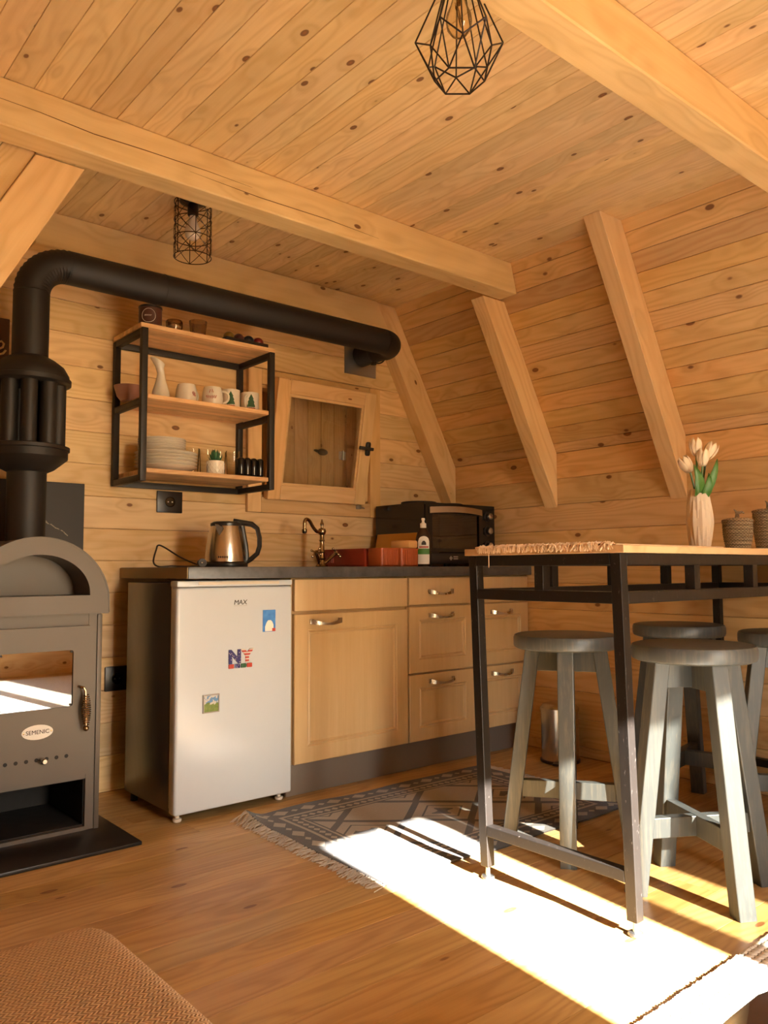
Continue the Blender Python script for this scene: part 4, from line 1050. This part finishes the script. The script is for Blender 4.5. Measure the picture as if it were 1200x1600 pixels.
# stools
def make_stool():
    t = thing('bar_stool', 'x', 'stool', (0, 0, 0))
    MB().lathe([(0, .637), (.158, .637), (.168, .642), (.171, .650), (.171, .672), (.167, .681), (.158, .684), (0, .684)], 40).build('seat', M['stool'], t)
    for k in range(4):
        a = math.pi / 2 * k; ca, sa = math.cos(a), math.sin(a)
        MB().bar((.196 * ca, .196 * sa, .0), (.108 * ca, .108 * sa, .6365), .050, .046, (ca, sa, 0), .003).build('leg', M['stool'], t, smooth=None)
    for k in range(2):
        a = math.pi / 2 * k; ca, sa = math.cos(a), math.sin(a)
        MB().bar((-.150 * ca, -.150 * sa, .178), (.150 * ca, .150 * sa, .178), .030, .058 - .003 * k, (0, 0, 1), .002).build('cross_stretcher', M['stool'], t, smooth=None)
        MB().bar((-.100 * ca, -.100 * sa, .598), (.100 * ca, .100 * sa, .598), .032, .076 - .004 * k, (0, 0, 1), .002).build('top_brace', M['stool'], t, smooth=None)
    # flat bottoms of the splayed legs
    for ch in [q for q in bpy.data.objects if q.parent is t and q.name.startswith('leg')]:
        for v in ch.data.vertices:
            if v.co.z < .03: v.co.z = max(.0005, v.co.z) if v.co.z > .02 else .0005
            if v.co.z > .6: v.co.z = min(.6365, max(v.co.z, .632))
    return t
st0 = make_stool(); GRP = 'dark round bar stools at the table'
spots = [((2.195, 1.665, 0), R(36), 'dark round bar stool straddling the edge of the fringed rug'),
         ((2.178, 1.205, 0), R(60), 'dark round bar stool whose legs stand in the sun next to the table leg'),
         ((2.905, 1.665, 0), R(12), 'dark round bar stool in shade at the wall side of the table, under the basket'),
         ((2.83, 1.205, 0), R(40), 'dark round bar stool at the sunny side of the table nearest the wall')]
for i, (p, rz, lab_) in enumerate(spots):
    s_ = st0 if i == 0 else dup(st0, p, rz)
    s_.location = p; s_.rotation_euler = (0, 0, rz); s_['label'] = lab_; s_['group'] = GRP

# ------------------------------------------------------------------ things on the bar table
def strand(mb, p, d, L, r=.0012, droop=0, n=5, wig=.006, zmin=None):
    p = Vector(p); d = Vector(d).normalized(); pts = []
    s1, s2 = random.uniform(-1, 1), random.uniform(-1, 1); side = Vector((-d.y, d.x, 0))
    for i in range(n + 1):
        t = i / n; q = p + d * L * t + side * (wig * s1 * math.sin(t * 3 + s2)) - Vector((0, 0, droop * t * t))
        if zmin is not None: q.z = max(q.z, zmin)
        pts.append(q)
    mb.tube(pts, r, 3)
def weave_mat():
    g = G('striped_weave'); x, y, z = g.coord(); n = g.noise(g.vec(x * 60, y * 300, z), 1, 3)
    st = ((y * 9 + (n - .5) * .2).fract()).gt(.72)
    g.set(color=g.mix(st, g.mix(n, (.66, .50, .32), (.50, .34, .20)), (.20, .09, .06)), rough=.9); g.bump(n, .5, .002); return g.mat
M['weave'] = weave_mat()
M['yarn'] = simple('fringe_yarn', (.70, .52, .34), .9, var=.2, nscale=60)
rn = thing('table_runner', 'cream woven table runner whose fringe hangs over the end of the bar table', 'table runner', (0, 0, 0))
MB().box(TX0 + .012, 2.30, 1.165, 1.625, TZ + .0005, TZ + .0045, .001).build('cloth', M['weave'], rn, smooth=None)
fm_ = MB()
for i in range(230):
    y_ = 1.168 + .454 * i / 229 + random.uniform(-.002, .002); L = random.uniform(.018, .034)
    x0_ = TX0 + .014
    fm_.tube([(x0_, y_, TZ + .003), (x0_ - .010, y_ + random.uniform(-.003, .003), TZ + random.uniform(.005, .011)), (x0_ - .020 - random.uniform(0, .006), y_ + random.uniform(-.006, .006), TZ + random.uniform(-.001, .006)), (x0_ - .020 - random.uniform(0, .006), y_ + random.uniform(-.008, .008), TZ - L * .45)], .0016, 3)
fm_.tube([(TX0 - .006, 1.575, TZ), (TX0 - .009, 1.574, TZ - .02), (TX0 - .008, 1.575, TZ - .055)], .0012, 4)
o = fm_.build('fringe', M['yarn'], rn); o['kind'] = 'stuff'
vs_ = thing('tulip_vase', 'matt white fluted vase standing on the bar table', 'vase', (2.345, 1.262, TZ))
NV = 72
def tri(u): return abs(u % 1 - .5) * 2
prof = [(.026, 0), (.028, .003)]
for i in range(1, 15):
    t = i / 14; prof.append((.028 + .0115 * math.sin(math.pi * (t * .92 + .02)) ** .9 - .004 * t, .003 + .181 * t))
prof += [(.0225, .184), (.026, .15), (0, .10)]
MB().lathe(prof, NV, wave=lambda a, t: 1 + (.13 * min(tri(a * 9 / (2 * math.pi) + t * 1.25), tri(a * 9 / (2 * math.pi) - t * 1.25)) - .025) * max(0, min(1, (.82 - t) / .12))).build('vase_body', M['matt_white'], vs_, smooth=14)
def tulip(dx, dy, h, tilt, i, label):
    t = thing('tulip', label, 'tulip', (2.345, 1.262, TZ), 0, 'artificial tulips in the white vase')
    top = Vector((dx, dy, h)); base = Vector((dx * .2, dy * .2, .13))
    MB().tube([base, base.lerp(top, .5) + Vector((0, 0, .01)), top], .0030, 7).build('stem', M['leaf'], t)
    ax = (top - base.lerp(top, .5) + Vector((tilt[0], tilt[1], 0))).normalized(); rot = Vector((0, 0, 1)).rotation_difference(ax).to_matrix()
    for k in range(6):
        a0 = 2 * math.pi * (k / 6) + i; m_ = MB(); n_, w_n = 6, 4; vs = []
        sc = .94 if k % 2 else 1.0
        for j in range(n_ + 1):
            v = j / n_; rr = .0205 * sc * (math.sin(math.pi * (.10 + .68 * v)) ** .75) ; hw = .92 * math.sin(math.pi * min(1, .14 + v * .80)) ** .8 * (1 if v < 1 else .1)
            for q in range(w_n + 1):
                a = a0 + (q / w_n - .5) * hw * 1.35; vs.append(top + rot @ Vector((rr * math.cos(a), rr * math.sin(a), .056 * v)))
        for j in range(n_):
            for q in range(w_n): pass
        fs = [[j * 5 + q, j * 5 + q + 1, j * 5 + q + 6, j * 5 + q + 5] for j in range(n_) for q in range(w_n)]
        m_.poly(vs, fs); ob = m_.build('petal', M['petal'], t, smooth=80)
        so_ = ob.modifiers.new('thickness', 'SOLIDIFY'); so_.thickness = .0012
    return t
rgt = Vector((.763, -.646, 0))
def off(k): return (rgt.x * k, rgt.y * k)
T1 = tulip(*off(-.004), .290, (0, 0), 0, 'tallest cream tulip in the vase, upright')
T2 = tulip(*off(.026), .280, off(.03), 1, 'cream tulip leaning toward the basket jars')
T3 = tulip(off(.010)[0] - .01, off(.010)[1] - .01, .255, (0, 0), 2, 'short cream tulip in the middle of the bunch')
T4 = tulip(*off(-.024), .238, off(-.02), 3, 'low cream tulip tilting toward the kitchen')
def leaf(par, base, d, up, L, w_):
    m_ = MB(); vs = []; d = Vector(d).normalized(); side = d.cross(Vector(up)).normalized(); nn = side.cross(d); base = Vector(base)
    for j in range(8):
        t = j / 7; ww = w_ * math.sin(math.pi * (.12 + .88 * t) ** .8) ** .8 if t < 1 else .0006; c_ = base + d * L * t + Vector(up) * (-.25 * L * t * t) * 0 + nn * (.03 * math.sin(t * 2.5))
        vs += [c_ - side * ww + nn * ww * .5, c_, c_ + side * ww + nn * ww * .5]
    m_.poly(vs, [[3 * j + q, 3 * j + q + 1, 3 * j + q + 4, 3 * j + q + 3] for j in range(7) for q in range(2)])
    ob = m_.build('leaf', M['leaf'], par, smooth=80); so_ = ob.modifiers.new('thickness', 'SOLIDIFY'); so_.thickness = .0015
vu = Vector((-.646, -.763, 0))
leaf(T4, rgt * -.006 + Vector((0, 0, .15)), rgt * -.26 + Vector((0, 0, 1)) + vu * .35, vu, .120, .013)
leaf(T1, vu * .01 + rgt * -.004 + Vector((0, 0, .15)), rgt * -.16 + Vector((0, 0, 1)) + vu * .1, vu, .105, .013)
leaf(T2, rgt * .006 + Vector((0, 0, .15)), rgt * .34 + Vector((0, 0, 1)) + vu * .1, vu, .135, .013)
leaf(T3, vu * .008 + rgt * .008 + Vector((0, 0, .15)), rgt * .14 + Vector((0, 0, 1)) + vu * .1, vu, .085, .013)
leaf(T2, rgt * .010 + Vector((0, 0, .16)), rgt * .5 + Vector((0, 0, 1)) - vu * .2, vu, .085, .009)
def wicker():
    g = G('grey_wicker'); x, y, z = g.coord(); a = g.m('ARCTAN2', y, x)
    s_ = (a * 26 + (z * 210).floor() * 3.14159).sin() * .5 + .5; rws = (z * 210 * 3.14159 * 1.0).sin().abs()
    n = g.noise(g.vec(x, y, z), 120, 3); k = (s_ * .6 + rws * .4) * (n + .5)
    g.set(color=g.mix(k.clamp(), (.10, .065, .038), (.52, .40, .25)), rough=.85); g.bump(s_ * .5 + rws, .9, .004); return g.mat
M['wicker'] = wicker()
def basket(loc, r, h, label):
    t = thing('lidded_basket', label, 'basket', loc, 0, 'lidded woven baskets on the bar table')
    n = int(h / .0072); prof = [(0, 0), (r * .78, 0)]
    for i in range(n):
        z0_ = h * i / n; rr = r * (.80 + .20 * math.sin(min(1, (i + .5) / n * 1.25) * math.pi / 2)); prof += [(rr, z0_ + h / n * .15), (rr + .0022, z0_ + h / n * .5), (rr, z0_ + h / n * .85)]
    prof += [(r * .9, h), (0, h)]
    MB().lathe(prof, 36).build('basket_body', M['wicker'], t)
    lp = MB().lathe([(r * 1.0, h), (r * 1.07, h + .003), (r * 1.03, h + .008), (r * .7, h + .013), (0, h + .015)], 36, wave=lambda a, q: 1 + .012 * math.sin(a * 17))
    ld_ = lp.build('lid', M['wicker'], t)
    MB().lathe([(.008, h + .013), (.006, h + .026), (.007, h + .034), (0, h + .036)], 10).tube([(0, 0, h + .030), (.014, -.010, h + .034), (.020, -.014, h + .030)], lambda q: .0055 - .003 * q, 6).tube([(0, 0, h + .032), (-.010, .006, h + .042)], lambda q: .0045 - .003 * q, 6).build('lid_knob', M['wicker'], ld_)
    return t
basket((2.615, 1.275, TZ + .003), .0465, .090, 'squat lidded wicker basket between the vase and the taller basket')
basket((2.90, 1.300, TZ + .003), .052, .135, 'taller lidded wicker basket beside the squat one on the table')
tag(MB().box(2.54, 3.10, 1.17, 1.42, TZ + .0005, TZ + .0028, .001).build('placemat', M['ink_white']), 'thin pale placemat under the wicker baskets', 'placemat')

# ------------------------------------------------------------------ rugs and mat
def kilim():
    g = G('kilim_pattern'); x, y, z = g.coord()         # centred: x +-.6, y +-.4
    n = g.noise(g.vec(x, y, z), 160, 3); wv = g.noise(g.vec(x * 400, y * 90, z), 1, 2)
    ex = .6 - x.abs(); ey = .4 - y.abs(); e = ex.min(ey)
    # run coordinate along the border
    horiz = ey.lt(ex); run = horiz * x + (1 - horiz) * y
    # inner field: nested diamonds
    u = ((x / .36 + .5).fract() - .5).abs() * 2; v = ((y / .30 + .5).fract() - .5).abs() * 2
    dd = u + v
    field = (((dd - .98).abs()).lt(.11)).max(dd.lt(.30) * (((x * 40).sin() * (y * 50).sin()).gt(-.3))).max(((dd - .55).abs()).lt(.03))
    zig = (((run / .09).fract() - .5).abs() * .10 + .0)
    b1 = e.lt(.085); tri = ((e - .045).abs() + ((run / .12 + .5).fract() - .5).abs() * .09).lt(.026)
    tri2 = ((e - .045).abs() + ((run / .12).fract() - .5).abs() * .09).lt(.012)
    dark1 = b1 * (1 - tri) * (1 - tri2)
    b2 = e.gt(.098) * e.lt(.142); dots = ((e - .120).abs() * 1.2 + ((run / .034).fract() - .5).abs() * .034).lt(.016)
    dark2 = b2 * (1 - dots); edge2 = (e - .156).abs().lt(.004)
    dark3 = e.gt(.150) * field
    dk = dark1.max(dark2).max(dark3).max(edge2)
    dk = (dk * (n * .25 + .88)).clamp()
    g.set(color=g.mix(dk, g.mix(n, (.31, .26, .19), (.24, .195, .14)), (.030, .023, .019)), rough=.95, sheen=.2); g.bump(wv + n, .5, .002)
    return g.mat
M['fringe'] = simple('rug_fringe', (.40, .34, .27), .95, var=.25, nscale=80)
rg = thing('kilim_rug', 'black and cream patterned flat-weave rug with fringed ends in front of the cabinets', 'rug', (2.130, 2.190, 0), R(-1.2))
NX, NY = 60, 40; vs = []
def rz_(x_, y_):                                         # low ripples, curled far corner
    r_ = .0065 + .0025 * math.sin(x_ * 9 + y_ * 4) * math.sin(y_ * 11)
    c_ = max(0, (-x_ - .53) / .07) * max(0, (y_ - .22) / .18); return r_ + .028 * min(1, c_) ** 1.5
for i in range(NX + 1):
    for j in range(NY + 1):
        x_, y_ = -.6 + 1.2 * i / NX, -.4 + .8 * j / NY; wob = .006 * math.sin(x_ * 14) if j in (0, NY) else 0
        vs.append((x_, y_ + wob, rz_(x_, y_)))
fs = [[i * (NY + 1) + j, (i + 1) * (NY + 1) + j, (i + 1) * (NY + 1) + j + 1, i * (NY + 1) + j + 1] for i in range(NX) for j in range(NY)]
nb = len(vs); vs2 = vs + [(a, b, max(.0008, c - .0055)) for a, b, c in vs]; fs2 = fs + [[q + nb for q in f][::-1] for f in fs]
for i in range(NX):
    for j in (0, NY):
        a, b = i * (NY + 1) + j, (i + 1) * (NY + 1) + j; fs2.append([a, b, b + nb, a + nb])
for j in range(NY):
    for i in (0, NX):
        a, b = i * (NY + 1) + j, i * (NY + 1) + j + 1; fs2.append([a, b, b + nb, a + nb])
MB().poly(vs2, fs2).build('rug_cloth', kilim(), rg, smooth=60)
for s_, nm in ((-1, 'fringe'), (1, 'fringe')):
    f_ = MB()
    for i in range(230):
        y_ = -.398 + .796 * i / 229; z0_ = rz_(s_ * .6, y_) - .002
        d_ = Vector((s_, random.uniform(-.55, .55) - .25, 0)); strand(f_, (s_ * .597, y_, z0_), d_, random.uniform(.045, .07), .0014, z0_ - .002, 5, .012, .0015)
    o = f_.build(nm, M['fringe'], rg); o['kind'] = 'stuff'
def jute():
    g = G('cream_braid'); x, y, z = g.coord(); n = g.noise(g.vec(x, y, z), 80, 3)
    r_ = (y * 52); c_ = (x * 60 + (r_.floor() * .5)); br = ((r_ * 3.14159).sin().abs() * .7 + (c_ * 3.14159).sin().abs() * .5)
    hole = (br.lt(.42)) * n.gt(.42)
    g.set(color=g.mix(hole, g.mix(n, (.78, .74, .66), (.68, .63, .54)), (.16, .12, .08)), rough=.95); g.bump(br, .9, .004); return g.mat
mt = thing('woven_mat', 'cream braided mat lying in the sun beyond the table', 'mat', (2.06, -.24, 0), R(.5))
vs = []; NX, NY = 60, 90
for i in range(NX + 1):
    for j in range(NY + 1):
        x_, y_ = -.66 + 1.32 * i / NX, -1.18 + 2.36 * j / NY
        vs.append((x_ + .004 * math.sin(y_ * 90) * (i in (0, NX)), y_ + random.uniform(-.003, .003) * (j in (0, NY)), .010 + .0012 * math.sin(x_ * 120) * math.sin(y_ * 160)))
nb = len(vs); fs = [[i * (NY + 1) + j, (i + 1) * (NY + 1) + j, (i + 1) * (NY + 1) + j + 1, i * (NY + 1) + j + 1] for i in range(NX) for j in range(NY)]
fs2 = fs + [[q + nb for q in f][::-1] for f in fs]
for i in range(NX):
    for j in (0, NY): a, b = i * (NY + 1) + j, (i + 1) * (NY + 1) + j; fs2.append([a, b, b + nb, a + nb])
for j in range(NY):
    for i in (0, NX): a, b = i * (NY + 1) + j, i * (NY + 1) + j + 1; fs2.append([a, b, b + nb, a + nb])
MB().poly(vs + [(a, b, .0008) for a, b, c in vs], fs2).build('braid', jute(), mt, smooth=60)
bo = MB()
for i in range(140): bo.sphere((-.655 + 1.31 * i / 139, 1.182 + random.uniform(-.002, .002), .006), .0055, 6, 4, (1.2, 1, .9))
o = bo.build('braided_edge', simple('mat_edge', (.45, .36, .24), .95), mt); o['kind'] = 'stuff'

# ------------------------------------------------------------------ sofa and pouf beside the camera
def herringbone():
    g = G('herringbone_weave'); x, y, z = g.coord(); q = 150
    u = x * q; v = (y + z) * q * .55
    zg = ((v.fract() - .5).abs() * 2); f_ = (u + zg * 1.0).fract(); h_ = (f_ * 3.14159).sin()
    n = g.noise(g.vec(x, y, z), 220, 2)
    g.set(color=g.mix((h_ * .8 + n * .25).clamp(), (.33, .18, .075), (.60, .385, .18)), rough=.9, sheen=.15); g.bump(h_, .8, .004); return g.mat
sofa = thing('sofa', 'tan herringbone upholstered sofa with a rounded seat corner', 'sofa', (0, 0, 0))
hbm = herringbone()
def cushion(x0, x1, y0, y1, z0, z1, nm, bev=.05, puff=.012):
    mb = MB().box(x0, x1, y0, y1, z0, z1, bev, 6)
    bmesh.ops.subdivide_edges(mb.bm, edges=[e for e in mb.bm.edges if e.calc_length() > .15], cuts=8, use_grid_fill=True)
    for v in mb.bm.verts:
        u_, w_ = (v.co.x - x0) / (x1 - x0) * 2 - 1, (v.co.y - y0) / (y1 - y0) * 2 - 1
        if v.co.z > z1 - .02: v.co.z += puff * (1 - u_ ** 4) * (1 - w_ ** 4)
    return mb.build(nm, hbm, sofa, smooth=60)
cushion(-.75, .485, -1.1, 1.215, .10, .396, 'seat_cushion', .055)
for px_ in (-.65, .32):
    for py_ in (-1.0, 1.06): MB().lathe([(.022, 0.0005), (.03, .11)], 14, (px_, py_, 0)).build('foot', M['black_wood'], sofa)
cushion(-1.0, -.755, -1.1, 1.215, .10, .80, 'backrest', .07, 0)
pf = thing('leather_pouf', 'dark brown leather pouf standing between the sofa and the cream mat', 'pouf', (1.13, .385, .0005))
lt = simple('brown_leather', (.075, .040, .026), .45, var=.2, nscale=20, bump=.3)
lp_ = MB().lathe([(0, 0), (.17, 0), (.195, .03), (.205, .14), (.202, .20), (.206, .215), (.200, .27), (.16, .315), (.08, .330), (0, .332)], 40, wave=lambda a, t: 1 + .012 * math.sin(a * 12) + .006 * math.sin(a * 29 + t * 9))
lp_.build('pouf_body', lt, pf)
MB().tube([(.206 * math.cos(R(a)), .206 * math.sin(R(a)), .208) for a in range(0, 360, 9)], .005, 6, True).build('piping', lt, pf)

# ------------------------------------------------------------------ pedal bin
bn = thing('pedal_bin', 'small steel pedal bin against the wall behind the bar stools', 'bin', (3.10, 2.395, 0), R(-150))
MB().lathe([(0, .004), (.088, .004), (.090, .012), (.086, .016), (.086, .235), (0, .235)], 36).build('drum', M['brushed'], bn)
MB().lathe([(.0875, 0), (.092, .003), (.0925, .014), (.0875, .016), (0, .016)], 36).build('base_ring', M['black_plastic'], bn)
MB().lathe([(.090, .236), (.090, .250), (.075, .266), (.04, .275), (0, .277)], 36).build('lid', M['brushed'], bn)
MB().box(.082, .125, -.02, .02, .006, .014, .002).build('pedal', M['black_plastic'], bn)
MB().box(-.103, -.082, -.025, .025, .02, .25, .004).build('hinge_spine', M['black_plastic'], bn)

# ------------------------------------------------------------------ lamps (unlit)
def lamp_bulb(t, z_top, r, L, amber):
    s_ = MB().lathe([(0, 0), (.019, 0), (.021, -.004), (.021, -.045), (.016, -.050), (0, -.050)], 20, (0, 0, z_top)).build('lamp_holder', M['black_plastic'] if not amber else M['socket'], t)
    zb = z_top - .050
    pr = [(.013, 0), (.0135, -.012), (r * .62, -L * .30), (r * .95, -L * .52), (r, -L * .66), (r * .9, -L * .82), (r * .6, -L * .94), (0, -L)]
    b = MB().lathe(pr, 24, (0, 0, zb)).build('bulb', M['bulb'] if amber else M['bulb_milk'], t)
    if amber:
        fl_ = []
        for i in range(13): fl_.append(((.008 if i % 2 else -.008) + .0, .004 * math.cos(i), zb - .025 - .045 * (i % 2) - .001 * i))
        MB().tube(fl_, .0008, 4).cyl((0, 0, zb), (0, 0, zb - .03), .004, n=8).build('filament', M['antique'], b)
pdt = thing('cage_pendant', 'black diamond wire cage pendant lamp with an amber bulb', 'pendant lamp', (1.250, 1.208, .020))
M['wire'] = simple('black_brown_wire', (.020, .010, .008), .4, .4)
NP = 6; zt, zm1, zm2, zb_ = 2.235, 2.075, 2.030, 1.972
def rp(r_, z_, k, o_=0): a = 2 * math.pi * (k + o_) / NP + .35; return Vector((r_ * math.cos(a), r_ * math.sin(a), z_))
wires = []
for k in range(NP):
    wires += [(rp(.022, zt, k), rp(.099, 2.062, k)), (rp(.099, 2.062, k), rp(.099, 2.062, k + 1)) if 0 else (rp(.099, 2.062, k), rp(.078, 2.030, k, .5)),
              (rp(.078, 2.030, k, .5), rp(.099, 2.062, k + 1)), (rp(.099, 2.062, k), rp(.056, zb_, k)), (rp(.056, zb_, k), rp(.056, zb_, k + 1)), (rp(.078, 2.030, k, .5), rp(.056, zb_, k)), (rp(.078, 2.030, k, .5), rp(.056, zb_, k + 1)),
              (rp(.022, zt, k, .5), rp(.078, 2.030, k, .5))]
for a, b in wires: MB().cyl(a, b, .0019, n=6).build('cage_wire', M['wire'], pdt)
MB().lathe([(.024, zt - .006), (.026, zt), (.024, zt + .012), (.012, zt + .02), (0, zt + .02)], 20).build('cage_cap', M['wire'], pdt)
MB().cyl((0, 0, zt + .015), (0, 0, ZC - .04), .003, n=8).build('cord', M['cable'], pdt)
MB().lathe([(.045, ZC - .0215), (.045, ZC - .036), (.03, ZC - .044), (0, ZC - .044)], 28).build('ceiling_rose', M['wire'], pdt)
lamp_bulb(pdt, zt - .004, .030, .105, True)

cl = thing('cage_ceiling_lamp', 'small cylindrical bronze wire cage lamp with a frosted bulb fixed to the ceiling', 'ceiling lamp', (1.375, 2.750, 0))
M['bronze_wire'] = simple('bronze_wire', (.050, .024, .012), .35, .6)
z1_, z0_ = ZC - .012, 2.090; rc = .070
for i, z_ in enumerate((z1_, z1_ - (z1_ - z0_) * .33, z1_ - (z1_ - z0_) * .66, z0_)): MB().tube([(rc * math.cos(R(a)), rc * math.sin(R(a)), z_) for a in range(0, 360, 10)], .0020, 6, True).build('cage_ring', M['bronze_wire'], cl)
for k in range(6):
    a = R(60 * k + 12); MB().tube([(rc * math.cos(a), rc * math.sin(a), z_) for z_ in (z1_ + .004, z0_)], .0019, 6).build('cage_upright', M['bronze_wire'], cl)
    for s_ in (0, 1, 2):
        h0 = z1_ - (z1_ - z0_) * s_ / 3; h1 = z1_ - (z1_ - z0_) * (s_ + 1) / 3
        for dr2 in (1, -1):
            p_ = [(rc * math.cos(a + dr2 * R(60) * q / 4), rc * math.sin(a + dr2 * R(60) * q / 4), h0 + (h1 - h0) * q / 4) for q in range(5)]
            MB().tube(p_, .0013, 5).build('cage_diagonal', M['bronze_wire'], cl)
MB().lathe([(.050, ZC - .0015), (.050, ZC - .010), (.03, ZC - .016), (0, ZC - .016)], 28).build('ceiling_rose', M['black_plastic'], cl)
lamp_bulb(cl, ZC - .014, .030, .095, False)
